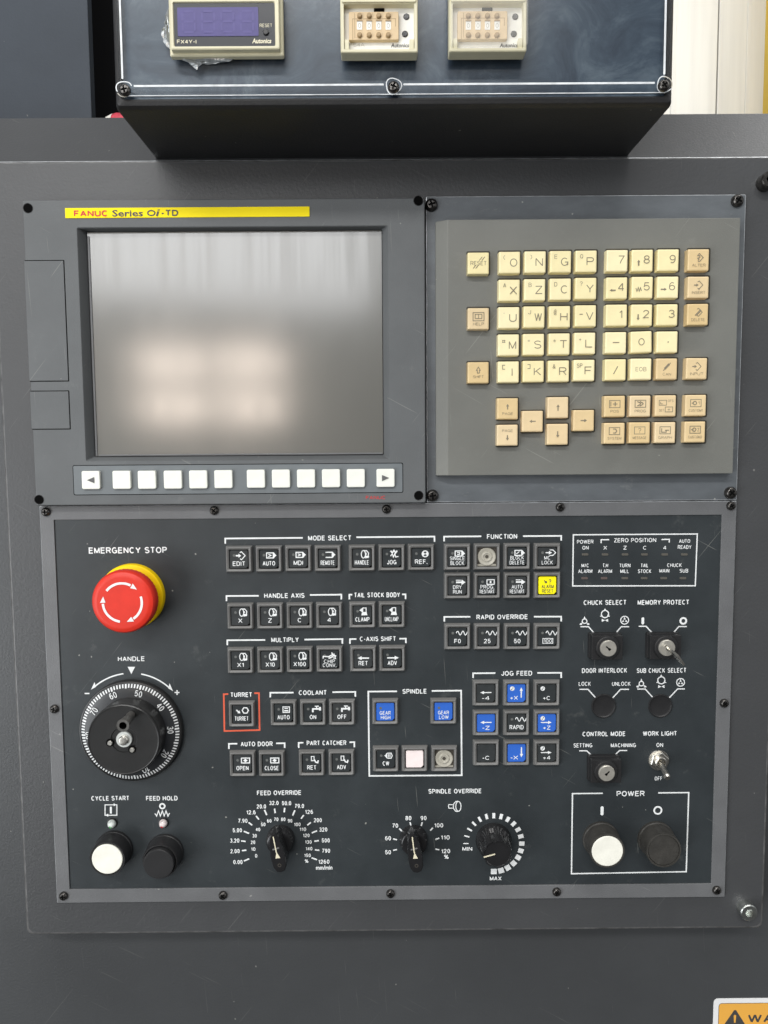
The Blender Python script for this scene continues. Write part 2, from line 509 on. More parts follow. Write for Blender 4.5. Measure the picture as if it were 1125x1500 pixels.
_O = _arc(.5, .5, .5, .5, 0, 342, 19)
STROKES = {
 'A': (.80, [[(0, 0), (.5, 1)], [(1, 0), (.5, 1)], [(.17, .33), (.83, .33)]]),
 'B': (.72, [[(0, .5), (0, 1), (.6, 1)] + _arc(.6, .76, .34, .24, 80, -80)[0:] + [(0, .52)], [(0, .52), (.62, .52)] + _arc(.64, .26, .36, .26, 80, -80) + [(.6, 0), (0, 0), (0, .5)]]),
 'C': (.80, [_arc(.5, .5, .5, .5, 48, 312, 15)]),
 'D': (.76, [[(.5, 0), (0, 0), (0, 1), (.5, 1)] + _arc(.5, .5, .5, .5, 75, -75, 9) + [(.5, 0)]]),
 'E': (.66, [[(1, 1), (0, 1), (0, 0), (1, 0)], [(0, .53), (.92, .53)]]),
 'F': (.62, [[(1, 1), (0, 1), (0, 0)], [(0, .52), (.86, .52)]]),
 'G': (.84, [_arc(.5, .5, .5, .5, 48, 330, 15) + [(1, .46), (.55, .46)], [(.98, .46), (.98, .02)]]),
 'H': (.74, [[(0, 0), (0, 1)], [(1, 0), (1, 1)], [(0, .52), (1, .52)]]),
 'I': (.0, [[(.5, 0), (.5, 1)]]),
 'J': (.52, [[(1, 1), (1, .3)] + _arc(.5, .3, .5, .3, -20, -180, 8)]),
 'K': (.74, [[(0, 0), (0, 1)], [(.95, 1), (0, .38)], [(.30, .58), (1, 0)]]),
 'L': (.60, [[(0, 1), (0, 0), (1, 0)]]),
 'M': (.88, [[(0, 0), (0, 1)], [(0, 1), (.5, .05)], [(.5, .05), (1, 1)], [(1, 1), (1, 0)]]),
 'N': (.76, [[(0, 0), (0, 1)], [(0, 1), (1, 0)], [(1, 0), (1, 1)]]),
 'O': (.86, ['c'] + [_O]),
 'P': (.68, [[(0, 0), (0, 1), (.6, 1)] + _arc(.62, .74, .38, .26, 75, -75) + [(.6, .48), (0, .48)]]),
 'Q': (.86, ['c'] + [_O, [(.62, .28), (.98, -.04)]]),
 'R': (.74, [[(0, 0), (0, 1), (.6, 1)] + _arc(.62, .75, .38, .25, 75, -75) + [(.6, .5), (0, .5)], [(.55, .5), (1, 0)]]),
 'S': (.72, [_arc(.5, .76, .46, .24, 25, 225, 9) + _arc(.5, .26, .5, .26, 70, -155, 10)]),
 'T': (.70, [[(0, 1), (1, 1)], [(.5, 1), (.5, 0)]]),
 'U': (.74, [[(0, 1), (0, .34)] + _arc(.5, .34, .5, .34, 190, 350, 9) + [(1, .34), (1, 1)]]),
 'V': (.78, [[(0, 1), (.5, 0)], [(1, 1), (.5, 0)]]),
 'W': (1.12, [[(0, 1), (.25, 0)], [(.25, 0), (.5, 1)], [(.5, 1), (.75, 0)], [(.75, 0), (1, 1)]]),
 'X': (.76, [[(0, 0), (1, 1)], [(0, 1), (1, 0)]]),
 'Y': (.78, [[(0, 1), (.5, .45)], [(1, 1), (.5, .45)], [(.5, .47), (.5, 0)]]),
 'Z': (.70, [[(.02, 1), (1, 1)], [(.98, 1), (.02, 0)], [(0, 0), (1, 0)]]),
 '0': (.56, ['c'] + [_O]),
 '1': (.26, [[(1, 0), (1, 1)], [(.95, .98), (.0, .72)]]),
 '2': (.56, [_arc(.5, .72, .48, .28, 170, -20, 9) + [(.02, 0), (1, 0)]]),
 '3': (.56, [_arc(.5, .76, .44, .24, 160, -75, 9) + [(.4, .52)], [(.4, .52)] + _arc(.5, .27, .5, .27, 75, -160, 10)]),
 '4': (.60, [[(.76, 0), (.76, 1)], [(.74, 1), (0, .30)], [(0, .27), (1, .27)]]),
 '5': (.56, [[(.92, 1), (.18, 1), (.06, .50)] + _arc(.5, .32, .5, .32, 125, -155, 10)]),
 '6': (.56, [_arc(.52, .5, .5, .5, 55, 185, 8) + [(.03, .34)], 'c', _arc(.5, .31, .48, .31, 0, 342, 15)]),
 '7': (.54, [[(0, 1), (1, 1), (.42, .3), (.30, 0)]]),
 '8': (.56, ['c', _arc(.5, .76, .43, .24, 0, 340, 14), _arc(.5, .26, .5, .26, 0, 340, 14)]),
 '9': (.56, [_arc(.48, .5, .5, .5, 235, 365, 8) + [(.97, .66)], 'c', _arc(.5, .69, .48, .31, 0, 342, 15)]),
 '.': (.0, [[(.5, -.08), (.5, .10)]]),
 '-': (.32, [[(0, .40), (1, .40)]]),
 '+': (.56, [[(0, .42), (1, .42)], [(.5, .12), (.5, .72)]]),
 '=': (.56, [[(0, .54), (1, .54)], [(0, .28), (1, .28)]]),
 '/': (.32, [[(0, 0), (1, 1)]]),
 '?': (.54, [_arc(.5, .74, .48, .26, 170, -50, 9) + [(.5, .42), (.5, .25)], [(.5, -.07), (.5, .12)]]),
 '(': (.22, [_arc(1.2, .5, 1.2, .65, 125, 235, 8)]),
 ')': (.22, [_arc(-.2, .5, 1.2, .65, 55, -55, 8)]),
 "'": (.0, [[(.5, 1), (.5, .75)]]),
 '%': (.90, ['c', _arc(.2, .78, .2, .22, 0, 330, 11), _arc(.8, .22, .2, .22, 0, 330, 11), [(.15, 0), (.85, 1)]]),
 ' ': (.22, []),
}


def stroke_text(mb, s, cx, cz, w, h, y, m, rot, t):
    t = t * h
    gap = .155 * h
    adv = [STROKES[c][0] * h * .94 for c in s]
    k = 1.0
    sa = sum(adv)
    nat = sum(adv) + t * len(s) + gap * (len(s) - 1)
    if w:
        k = (w - t * len(s)) / max(1e-9, nat - t * len(s))
        if k < .55:
            t *= max(.6, k / .55)
            k = (w - t * len(s)) / max(1e-9, nat - t * len(s))
        gs = k
        if k > 1 and sa > 0:
            gs = 1.0
            k = (w - t * len(s) - gap * (len(s) - 1)) / sa
        tot = w
    else:
        gs = 1.0
        tot = nat
    c, sn = math.cos(rot), math.sin(rot)
    x = -tot / 2 + t / 2
    for ch, a in zip(s, adv):
        gw = a * k
        closed = False
        for st in STROKES[ch][1]:
            if st == 'c':
                closed = True
                continue
            pts = []
            for u, v in st:
                lx, lz = x + u * gw, (v - .5) * (h - t)
                pts.append((cx + lx * c - lz * sn, cz + lx * sn + lz * c))
            # open ends reach the full letter height
            cl = closed and len(pts) > 5
            mb.line(pts, t, y, m, cl)
        x += gw + t + gap * gs


_cap = [None]


def cap_height():
    if _cap[0] is None:
        v, f = glyphs('H', 0.0)
        _cap[0] = max(p[1] for p in v)
    return _cap[0]


# ------------------------------------------------------------------ mesh builder (world coordinates; y grows away from the camera)
def rrect(x0, x1, z0, z1, r=0.0, seg=3):
    """closed loop, counter-clockwise as seen from the front"""
    if x0 > x1: x0, x1 = x1, x0
    if z0 > z1: z0, z1 = z1, z0
    r = max(r, 1e-5)
    out = []
    for cx, cz, a in ((x1 - r, z1 - r, 0), (x0 + r, z1 - r, 90), (x0 + r, z0 + r, 180), (x1 - r, z0 + r, 270)):
        for i in range(seg + 1):
            t = rad(a + 90 * i / seg)
            out.append((cx + r * math.cos(t), cz + r * math.sin(t)))
    return out


def circ(cx, cz, r, n=32, a0=0.0, f=None):
    return [(cx + r * (f(i) if f else 1) * math.cos(a0 + 2 * PI * i / n), cz + r * (f(i) if f else 1) * math.sin(a0 + 2 * PI * i / n)) for i in range(n)]


class MB:
    def __init__(self):
        self.v, self.f, self.m, self.mats = [], [], [], []
        self.lift = 0.0

    def mi(self, m):
        m = M[m] if isinstance(m, str) else m
        if m not in self.mats:
            self.mats.append(m)
        return self.mats.index(m)

    def loft(self, loops, mat, cap0=False, cap1=True, close=True, bands=None):
        """loops: list of (loop2d, y) or of 3d point lists"""
        i = self.mi(mat)
        base = len(self.v)
        n = None
        for lp in loops:
            if isinstance(lp, tuple) and len(lp) == 2 and not isinstance(lp[1], (tuple, list, Vector)):
                pts = [(p[0], lp[1], p[1]) for p in lp[0]]
            else:
                pts = [tuple(p) for p in lp]
            n = len(pts)
            self.v += pts
        for k in range(len(loops) - 1):
            a, b = base + k * n, base + (k + 1) * n
            for j in range(n if close else n - 1):
                self.f.append((a + j, a + (j + 1) % n, b + (j + 1) % n, b + j))
                self.m.append(self.mi(bands[k]) if bands and k in bands else i)
        if cap0:
            self.f.append(tuple(base + j for j in range(n)))
            self.m.append(i)
        if cap1:
            e = base + (len(loops) - 1) * n
            self.f.append(tuple(e + j for j in range(n)))
            self.m.append(i)
        return self

    def lathe(self, cx, cz, prof, mat, n=40, cap0=False, cap1=True, f=None):
        """prof: (radius, y) pairs about a horizontal axis pointing at the viewer"""
        return self.loft([(circ(cx, cz, max(r, 1e-5), n, 0, f), y) for r, y in prof], mat, cap0, cap1)

    def plate(self, x0, x1, z0, z1, yb, yf, mat, r=0.0005, bev=0.0004, seg=3, cap0=True, edge=None):
        b = bev
        L = [(rrect(x0, x1, z0, z1, r, seg), yb), (rrect(x0, x1, z0, z1, r, seg), yf + b)]
        if b > 0:
            if x0 > x1: x0, x1 = x1, x0
            if z0 > z1: z0, z1 = z1, z0
            k = b * 0.3
            L.append((rrect(x0 + k, x1 - k, z0 + k, z1 - k, max(r - k, 0), seg), yf + k))
            L.append((rrect(x0 + b, x1 - b, z0 + b, z1 - b, max(r - b, 0), seg), yf))
        return self.loft(L, mat, cap0, True, bands={1: edge, 2: edge} if edge and bev > 0 else None)

    def tube(self, p, q, r0, r1, mat, n=16, cap=True):
        p, q = Vector(p), Vector(q)
        d = (q - p).normalized()
        u = d.orthogonal().normalized()
        w = d.cross(u)
        ring = lambda c, r: [tuple(c + u * (r * math.cos(2 * PI * i / n)) + w * (r * math.sin(2 * PI * i / n))) for i in range(n)]
        return self.loft([ring(p, r0), ring(q, r1)], mat, cap, cap)

    # --- flat print, each mark a hair in front of the one before it
    def up(self):
        self.lift = (self.lift + 0.000012) % 0.00012
        return self.lift

    def poly(self, pts, y, mat):
        i = self.mi(mat)
        b = len(self.v)
        y = y - self.up()
        self.v += [(p[0], y, p[1]) for p in pts]
        self.f.append(tuple(range(b, b + len(pts))))
        self.m.append(i)

    def ring(self, outer, inner, y, mat):
        y = y - self.up()
        self.loft([(outer, y), (inner, y)], mat, False, False)

    def line(self, pts, w, y, mat, closed=False):
        """mitred polyline of constant width"""
        P = [Vector(p) for p in pts]
        n = len(P)
        L, R = [], []
        for i in range(n):
            if closed:
                a, b = P[i - 1], P[(i + 1) % n]
            else:
                a = P[i - 1] if i > 0 else None
                b = P[i + 1] if i < n - 1 else None
            d1 = (P[i] - a).normalized() if a is not None else None
            d2 = (b - P[i]).normalized() if b is not None else None
            if d1 is None: d1 = d2
            if d2 is None: d2 = d1
            n1, n2 = Vector((-d1.y, d1.x)), Vector((-d2.y, d2.x))
            t = n1 + n2
            if t.length < 1e-4: t = n1
            t.normalize()
            k = w / 2 / max(0.35, t.dot(n1))
            L.append(P[i] + t * k)
            R.append(P[i] - t * k)
        i = self.mi(mat)
        y = y - self.up()
        base = len(self.v)
        for a, b in zip(L, R):
            self.v += [(a.x, y, a.y), (b.x, y, b.y)]
        for k in range(n if closed else n - 1):
            a, b = base + 2 * k, base + 2 * ((k + 1) % n)
            self.f.append((a, a + 1, b + 1, b))
            self.m.append(i)

    def text(self, s, cx, cz, w, h, y, mat, rot=0.0, bold=0.0, shear=0.0):
        """string centred at cx,cz; capital height h; total width w (None = natural)"""
        if not shear and all(ch in STROKES for ch in s):
            stroke_text(self, s, cx, cz, w, h, y, mat, rot, .215 if bold >= .05 else .175 if bold >= .026 else .150 if bold >= .02 else .132 if bold >= .012 else .115 if bold else .10)
            return
        v, f = glyphs(s, bold)
        if not v:
            return
        k = h / cap_height()
        x0, x1 = min(p[0] for p in v), max(p[0] for p in v)
        kx = (w / (x1 - x0)) if w else k
        i = self.mi(mat)
        y = y - self.up()
        b = len(self.v)
        c, sn = math.cos(rot), math.sin(rot)
        for p in v:
            vz = p[1] * k - h / 2
            ux = (p[0] - (x0 + x1) / 2) * kx + shear * vz
            self.v.append((cx + ux * c - vz * sn, y, cz + ux * sn + vz * c))
        for q in f:
            self.f.append(tuple(b + j for j in q))
            self.m.append(i)

    def build(self, name, parent=None, smooth=30, normals=True):
        if parent is not None:
            pw = Vector(parent['_w'])
        else:
            pw = Vector((0, 0, 0))
        lo = [min(p[k] for p in self.v) for k in range(3)]
        hi = [max(p[k] for p in self.v) for k in range(3)]
        c = Vector([(lo[k] + hi[k]) / 2 for k in range(3)])
        me = bpy.data.meshes.new(name)
        me.from_pydata([Vector(p) - c for p in self.v], [], self.f)
        for m in self.mats:
            me.materials.append(m)
        me.polygons.foreach_set('material_index', self.m)
        if normals:
            bm = bmesh.new()
            bm.from_mesh(me)
            bmesh.ops.recalc_face_normals(bm, faces=bm.faces)
            bm.to_mesh(me)
            bm.free()
        me.polygons.foreach_set('use_smooth', [True] * len(me.polygons))
        me.set_sharp_from_angle(angle=rad(smooth))
        o = bpy.data.objects.new(name, me)
        COL.objects.link(o)
        wnm = o.modifiers.new('weighted_normal', 'WEIGHTED_NORMAL')
        wnm.keep_sharp = True
        o.location = c - pw
        if parent is not None:
            o.parent = parent
        o['_w'] = tuple(c)
        return o


ALL = []


def thing(name, label, cat, loc, group=None):
    o = bpy.data.objects.new(name, None)
    o.empty_display_size = 0.02
    COL.objects.link(o)
    o.location = loc
    o['_w'] = tuple(loc)
    return tag(o, label, cat, group)


def tag(o, label, cat, group=None):
    o['label'] = label
    o['category'] = cat
    if group:
        o['group'] = group
    return o


def lab(o, text):
    o['label'] = text
    return o


# ------------------------------------------------------------------ shared small parts
def add_screw(parent, px, py, y0, rpx, name='screw', rot=0.4, tilt=None):
    h = -y0
    x, z = at(px, py, h + 0.002)
    r = mm(rpx, h)
    b = MB()
    b.lathe(x, z, [(r, y0), (r, y0 - r * 0.28), (r * 0.9, y0 - r * 0.55), (r * 0.68, y0 - r * 0.75), (r * 0.55, y0 - r * 0.80)], 'screw', 24)
    a, w = r * 0.56, r * 0.15
    pts = []
    for k in range(4):
        for (u, v) in ((w, w), (a, w), (a, -w)):
            t = rot - k * PI / 2
            pts.append((x + u * math.cos(t) - v * math.sin(t), z + u * math.sin(t) + v * math.cos(t)))
    b.poly(pts, y0 - r * 0.80 - 0.00004, 'socket')
    return b.build(name, parent)


def hole_loft(b, x, z, r, y, depth, mat_wall='socket'):
    b.lathe(x, z, [(r, y - 0.00015), (r * 0.97, y - 0.0001), (r * 0.9, y - 0.00003)], 'black', 24, cap1=False)
    b.lathe(x, z, [(r * 0.9, y - 0.00004)], 'socket', 24)


# ====================================================================== 1. machine cabinet
YBODY = 0.036       # face of the recessed body
yd = 0.002          # front of the raised cabinet door plate
cab = thing('machine_cabinet', 'dark grey textured machine cabinet carrying the whole control panel', 'cabinet', (0, 0.2, 0))
xL = at(20, 950, -yd)[0]
xL = (at(4, 640, -yd)[0] + at(37, 1369, -yd)[0]) / 2
xR = at(1115, 1358, -yd)[0] + 0.002
zB = (at(38, 1371, -yd)[1] + at(1115, 1360, -yd)[1]) / 2
zT = (at(20, 242.5, -yd)[1] + at(560, 233, -yd)[1] + at(1120, 222.5, -yd)[1]) / 3
ytop = 0.042
zT2 = (at(20, 174, -ytop)[1] + at(1100, 164.5, -ytop)[1]) / 2
# raised door plate with rounded lower edges
b = MB()
r = 0.004
prof = []
x0, x1 = xL, xR
L = [(rrect(x0, x1, zB, zT, 0.005, 4), 0.05)]
for k, yy in ((0.0, yd + 0.0022), (0.0005, yd + 0.0010), (0.0012, yd + 0.0003), (0.0024, yd)):
    L.append((rrect(x0 + k, x1 - k, zB + k, zT - k * 0.7, 0.005, 4), yy))
b.loft(L, 'door', bands={2: 'edge_glint', 3: 'edge_glint'})
b.build('door_plate', cab)
# sloping top edge behind the plate
b = MB()
xe0, xe1 = -0.62, 0.62
pts = [(yd + 0.012, zT - 0.004), (yd + 0.0026, zT - 0.0006), (yd + 0.0032, zT + 0.0009), (yd + 0.0042, zT + 0.0017), (ytop - 0.002, zT2 - 0.0012), (ytop + 0.001, zT2), (ytop + 0.12, zT2 + 0.0005)]
b.loft([[(x, yy, zz) for yy, zz in pts] for x in (xe0, xe1)], 'door', False, False, close=False)
nn_ = len(pts) - 1
b.m[1] = b.mi('edge_glint_bright')  # highlight line of the bend, put into the colour
b.m[nn_ - 2] = b.mi('edge_glint')
b.build('sloping_top', cab)
# recessed body around and below
b = MB()
b.plate(xe0, xe1, 0.55, zT - 0.006, 0.40, YBODY, 'body', 0.002, 0.001)
b.build('cabinet_body', cab)


def spacer_bolt(px, py, rpx, length, m, tip=True):
    h = length - yd
    x, z = at(px, py, h)
    r = mm(rpx, h)
    b = MB()
    y0 = yd
    yf = yd - length
    n = 24
    hexr = lambda s: [((x + s * q[0], z + s * q[1])) for q in
                      [((1 / max(math.cos(((2 * PI * i / n) % (PI / 3)) - PI / 6), .1)) * math.cos(2 * PI * i / n) * .866,
                        (1 / max(math.cos(((2 * PI * i / n) % (PI / 3)) - PI / 6), .1)) * math.sin(2 * PI * i / n) * .866) for i in range(n)]]
    b.loft([(circ(x, z, r, n), y0), (circ(x, z, r, n), yf + r * .12), (circ(x, z, r * .9, n), yf), (hexr(r * .52), yf)], m, False, False)
    b.loft([(hexr(r * .52), yf), (hexr(r * .50), yf + r * 0.8)], 'socket' if m == 'screw' else 'zinc', False, True)
    return b.build('socket_bolt', cab)


lab(spacer_bolt(1098, 1338, 13, 0.008, 'zinc'), 'zinc plated hex socket bolt at the lower right corner of the door')
lab(spacer_bolt(1129, 262, 12, 0.010, 'screw'), 'black socket bolt at the right edge of the door')

# ====================================================================== 2. monitor unit
hm = 0.009
ym = -hm
mon = thing('monitor_unit', 'grey framed control monitor with blank screen and a row of white keys below it', 'monitor', (*at(330, 520, 0)[:1], 0.0, at(330, 520, 0)[1] - 0.11))
mx0 = (at(34.7, 296.5, hm)[0] + at(50.5, 741, hm)[0]) / 2
mx1 = (at(622.5, 286, hm)[0] + at(623.5, 736.5, hm)[0]) / 2
mz1 = (at(34.7, 296.5, hm)[1] + at(622.5, 286, hm)[1]) / 2
mz0 = (at(50.5, 741, hm)[1] + at(623.5, 736.5, hm)[1]) / 2
ox0 = (at(113.2, 336, hm)[0] + at(125, 676, hm)[0]) / 2
ox1 = (at(567.8, 326.8, hm)[0] + at(571.8, 673, hm)[0]) / 2
oz1 = (at(113.2, 336, hm)[1] + at(567.8, 326.8, hm)[1]) / 2
oz0 = (at(125, 676.4, hm)[1] + at(571.8, 673, hm)[1]) / 2
hs = hm - 0.0075     # the glass sits back in the bezel
sx0 = (at(128, 342, hs)[0] + at(140, 669.7, hs)[0]) / 2
sx1 = (at(559.7, 336.5, hs)[0] + at(560.5, 663.3, hs)[0]) / 2
sz1 = (at(126, 342, hs)[1] + at(559.7, 335.5, hs)[1]) / 2
sz0 = (at(141.7, 670, hs)[1] + at(561.2, 664, hs)[1]) / 2
b = MB()
e = 0.0012
b.loft([(rrect(mx0, mx1, mz0, mz1, .0012), 0.0015), (rrect(mx0, mx1, mz0, mz1, .0012), ym + e),
        (rrect(mx0 + e * .3, mx1 - e * .3, mz0 + e * .3, mz1 - e * .3, .0012), ym + e * .3),
        (rrect(mx0 + e, mx1 - e, mz0 + e, mz1 - e, .0012), ym),
        (rrect(ox0, ox1, oz0, oz1, .0012), ym),
        (rrect(ox0 + .0006, ox1 - .0006, oz0 + .0006, oz1 - .0006, .0010), ym + .0006),
        (rrect(sx0 - .0006, sx1 + .0006, sz0 - .0006, sz1 + .0006, .0008), -hs - .0010),
        (rrect(sx0 - .0004, sx1 + .0004, sz0 - .0004, sz1 + .0004, .0008), -hs + .002)], 'bezel', False, False)
for px, py in ((41, 305), (613, 294), (57.5, 732), (613.5, 726)):
    x, z = at(px, py, hm)
    hole_loft(b, x, z, mm(7.2, hm), ym, .004)
bez = b.build('bezel', mon)
# old pencil-like rub on the bezel's corner, and engraved joint lines of the two card-slot covers
for (pts, nm) in ((((36, 381), (95.3, 381), (100.3, 559), (42.5, 559)), 'upper'), (((44, 572.8), (102, 571.5), (103.2, 628.5), (46, 630)), 'lower')):
    q = [at(px, py, hm) for px, py in pts]
    xx1 = (q[1][0] + q[2][0]) / 2
    z1, z0 = (q[0][1] + q[1][1]) / 2, (q[2][1] + q[3][1]) / 2
    b = MB()
    g = 0.0006
    # dark joint and the cover set flush inside it
    b.plate(mx0 - 0.0002, xx1, z0, z1, ym + .003, ym - 0.0001, 'socket', 0.0004, 0)
    b.plate(mx0 - 0.0004, xx1 - g, z0 + g, z1 - g, ym + .003, ym - 0.0004, 'bezel', 0.0004, 0.0002)
    o = b.build('slot_cover', mon)
    lab(o, nm + (' tall' if nm == 'upper' else ' short') + ' grey slot cover on the left edge of the monitor frame')
b = MB()
b.plate(sx0, sx1, sz0, sz1, -hs + .003, -hs, 'screen', 0.0005, 0)
b.build('screen', mon)
# pale gasket line along the left and bottom of the glass
b = MB()
lx = sx0 + .0011
b.plate(sx0 + .0001, sx0 + .0017, sz0 + .0002, sz1 - .003, -hs + .0005, -hs - .0007, 'frame', .0004, .0003)
b.plate(sx0 + .0022, sx1 - .0003, sz0 + .0001, sz0 + .0013, -hs + .0005, -hs - .0005, 'frame', .0004, .0003)
b.build('gasket', mon)
# soft-key strip
q = [at(106.2, 680.8, hm), at(590.5, 678.4, hm), at(590.5, 722, hm), at(106.2, 725.4, hm)]
z1, z0 = (q[0][1] + q[1][1]) / 2, (q[2][1] + q[3][1]) / 2
b = MB()
b.plate(q[0][0], q[1][0], z0, z1, ym + .001, ym - .00006, 'socket', .0012, 0)
b.plate(q[0][0] + .0005, q[1][0] - .0005, z0 + .0005, z1 - .0005, ym + .001, ym - .0003, 'strip', .0010, .0001)
strip = b.build('soft_key_strip', mon)
SK = [(132.7, 703.3), (177.8, 703.0), (214.9, 702.9), (252.9, 702.7), (290.1, 702.4), (327, 702), (374.7, 701.4), (411.4, 701.2), (448.2, 701), (484.9, 700.7), (521.2, 700.5), (564.8, 700.2)]
hk = hm + .003
for i, (px, py) in enumerate(SK):
    x, z = at(px, py, hk)
    s = mm(26.6, hk) / 2
    b = MB()
    yk = -hk
    b.loft([(rrect(x - s, x + s, z - s, z + s, .0012), ym), (rrect(x - s, x + s, z - s, z + s, .0012), yk + .0009),
            (rrect(x - s * .97, x + s * .97, z - s * .97, z + s * .97, .0011), yk + .0003),
            (rrect(x - s * .88, x + s * .88, z - s * .88, z + s * .88, .0010), yk),
            (rrect(x - s * .4, x + s * .4, z - s * .4, z + s * .4, .0007), yk + .00035)], 'soft')
    if i in (0, 11):
        d = -1 if i == 0 else 1
        a = mm(5.3, hk)
        b.poly([(x + d * a, z), (x - d * a, z + a * .85), (x - d * a, z - a * .85)], yk - .00012, 'inkgrey')
    o = b.build('soft_key', mon)
    if i in (0, 11):
        lab(o, 'white soft key with a %s arrow' % ('left' if i == 0 else 'right'))
# name strip
q = [at(95.6, 307.6, hm), at(453.3, 300.2, hm), at(453.3, 315.7, hm), at(95.6, 321.5, hm)]
z1, z0 = (q[0][1] + q[1][1]) / 2, (q[2][1] + q[3][1]) / 2
b = MB()
b.plate(q[0][0], q[1][0], z0, z1, ym, ym - .0005, 'yellow', .0003, .0001)
zt = (z0 + z1) / 2 - .0004
hh = mm(8.6, hm)
for s, xa, xb, m in (('FANUC', 109.5, 157.9, 'red_ink'), ('Series', 165.5, 209, 'dark_ink'), ('0', 216, 228, 'dark_ink'), ('-TD', 236.5, 261, 'dark_ink')):
    b.text(s, at((xa + xb) / 2, 314, hm)[0], zt, mm(xb - xa, hm), hh, ym - .0006, m, bold=.05 if s != 'Series' else .022)
b.text('i', at(231.6, 312, hm)[0], zt + .0003, mm(3.4, hm), hh * 1.15, ym - .0006, 'dark_ink', bold=.01, shear=.3)
lab(b.build('name_plate', mon), 'yellow name strip across the top of the monitor frame')
b = MB()
x, z = at(550.5, 728.8, hm)
b.text('FANUC', x, z, mm(29, hm), mm(5, hm), ym - .0001, 'red_ink', bold=.02)
lab(b.build('printed_lettering', mon), 'small red lettering under the soft keys')

# ====================================================================== 3. keyboard unit
yk0 = -0.0012
kb = thing('keyboard_unit', 'grey keyboard unit with cream and tan square keys right of the monitor', 'keyboard', (at(855, 520)[0], 0.0, at(855, 520)[1] - .11))
bx0, bx1 = mx1 + .0012, (at(1090, 290)[0] + at(1080, 730)[0]) / 2
bz1 = (at(640, 290)[1] + at(1085, 284)[1]) / 2
bz0 = (at(640, 737.5)[1] + at(1078, 732)[1]) / 2 + .0004
b = MB()
b.plate(bx0, bx1, bz0, bz1, .003, yk0, 'kplate', .0008, .0005, edge='edge_glint_bright')
b.build('back_plate', kb)
hp = .011
yp = -hp
rx0 = (at(638, 326.6, hp * .4)[0] + at(638.5, 698, hp * .4)[0]) / 2
rxi = (at(656.4, 323, hp)[0] + at(655, 690, hp)[0]) / 2
rx1 = (at(1083.6, 317.6, hp)[0] + at(1074.4, 692, hp)[0]) / 2
rz1 = (at(656, 323, hp)[1] + at(1083, 317.6, hp)[1]) / 2
rz0 = (at(640, 698.3, hp)[1] + at(1074, 692.2, hp)[1]) / 2
b = MB()
c = .0009
b.loft([(rrect(rx0, rx1 + .0012, rz0, rz1, .0006), yk0), (rrect(rx0, rx1 + .0012, rz0, rz1, .0006), yp + .0048),
        (rrect(rxi - .0006, rx1, rz0 + .0001, rz1 - .0001, .0006), yp + .0003), (rrect(rxi + .0008, rx1 - .0006, rz0 + .0006, rz1 - .0006, .0006), yp)], 'kbase')
KEYHOLES = b
for i, (px, py, r) in enumerate(((632, 299.5, 9), (1081, 293.5, 8.8), (633.5, 726, 9), (1071, 722, 9))):
    add_screw(kb, px, py, yk0, r, rot=.3 + i * .7)

KEYS = [
 ('RESET', 700.8, 385.6, 'c'), ('HELP', 700.8, 466.7, 't'), ('SHIFT', 700.6, 545.8, 't'),
 ('(O', 746.5, 384.5, 'c'), (')N', 784, 383.8, 'c'), ('EG', 821.2, 383.3, 'c'), ('QP', 858.7, 382.7, 'c'),
 ('7', 904, 382, 'n'), ('8', 941, 381.6, 'n'), ('9', 978.9, 381, 'n'), ('ALTER', 1023.3, 380.7, 't'),
 ('AX', 746, 425.2, 'c'), ('BZ', 783.3, 424.5, 'c'), ('DC', 820.9, 423.7, 'c'), ('?Y', 858.2, 422.6, 'c'),
 ('4', 903.5, 422, 'n'), ('5', 940.9, 421.1, 'n'), ('6', 978.2, 420.9, 'n'), ('INSERT', 1022.9, 420.8, 't'),
 ("'U", 745.4, 465.4, 'c'), ('JW', 782.4, 464.3, 'c'), ('@H', 820, 463.8, 'c'), ('-V', 857.8, 462.7, 'c'),
 ('1', 903.2, 461.8, 'n'), ('2', 940.1, 461.6, 'n'), ('3', 977.4, 461.2, 'n'), ('DELETE', 1022, 460.7, 't'),
 ('#M', 744.9, 505.4, 'c'), ('=S', 781.7, 504.6, 'c'), ('*T', 819.3, 503.9, 'c'), ('+L', 856.8, 502.8, 'c'),
 ('minus', 902.1, 502, 'n'), ('0', 939.5, 501, 'n'), ('dot', 977.4, 501, 'n'),
 ('[I', 744.8, 544.9, 'c'), (']K', 781.4, 544, 'c'), ('&R', 818.4, 543.6, 'c'), ('SP F', 855.7, 542.5, 'c'),
 ('slash', 901.5, 541.8, 'n'), ('EOB', 938.8, 540.8, 'n'), ('CAN', 976.5, 540.6, 't'), ('INPUT', 1020.3, 540, 't'),
 ('PAGEUP', 743.5, 598.7, 't'), ('PAGEDOWN', 743.2, 637.5, 't'), ('left', 780, 617.2, 't'), ('up', 817.3, 597, 't'), ('down', 816.8, 636.2, 't'), ('right', 855, 616, 't'),
 ('POS', 900.3, 595.3, 't'), ('PROG', 937.8, 594.9, 't'), ('OFS', 974.9, 594.4, 't'), ('CUSTOM1', 1019, 593.9, 't'),
 ('SYSTEM', 899.9, 634.8, 't'), ('MESSAGE', 936.8, 634, 't'), ('GRAPH', 974.1, 633.7, 't'), ('CUSTOM2', 1018, 632.8, 't')]
hkey = hp + .0062
ykey = -hkey
KI = 'keyink'


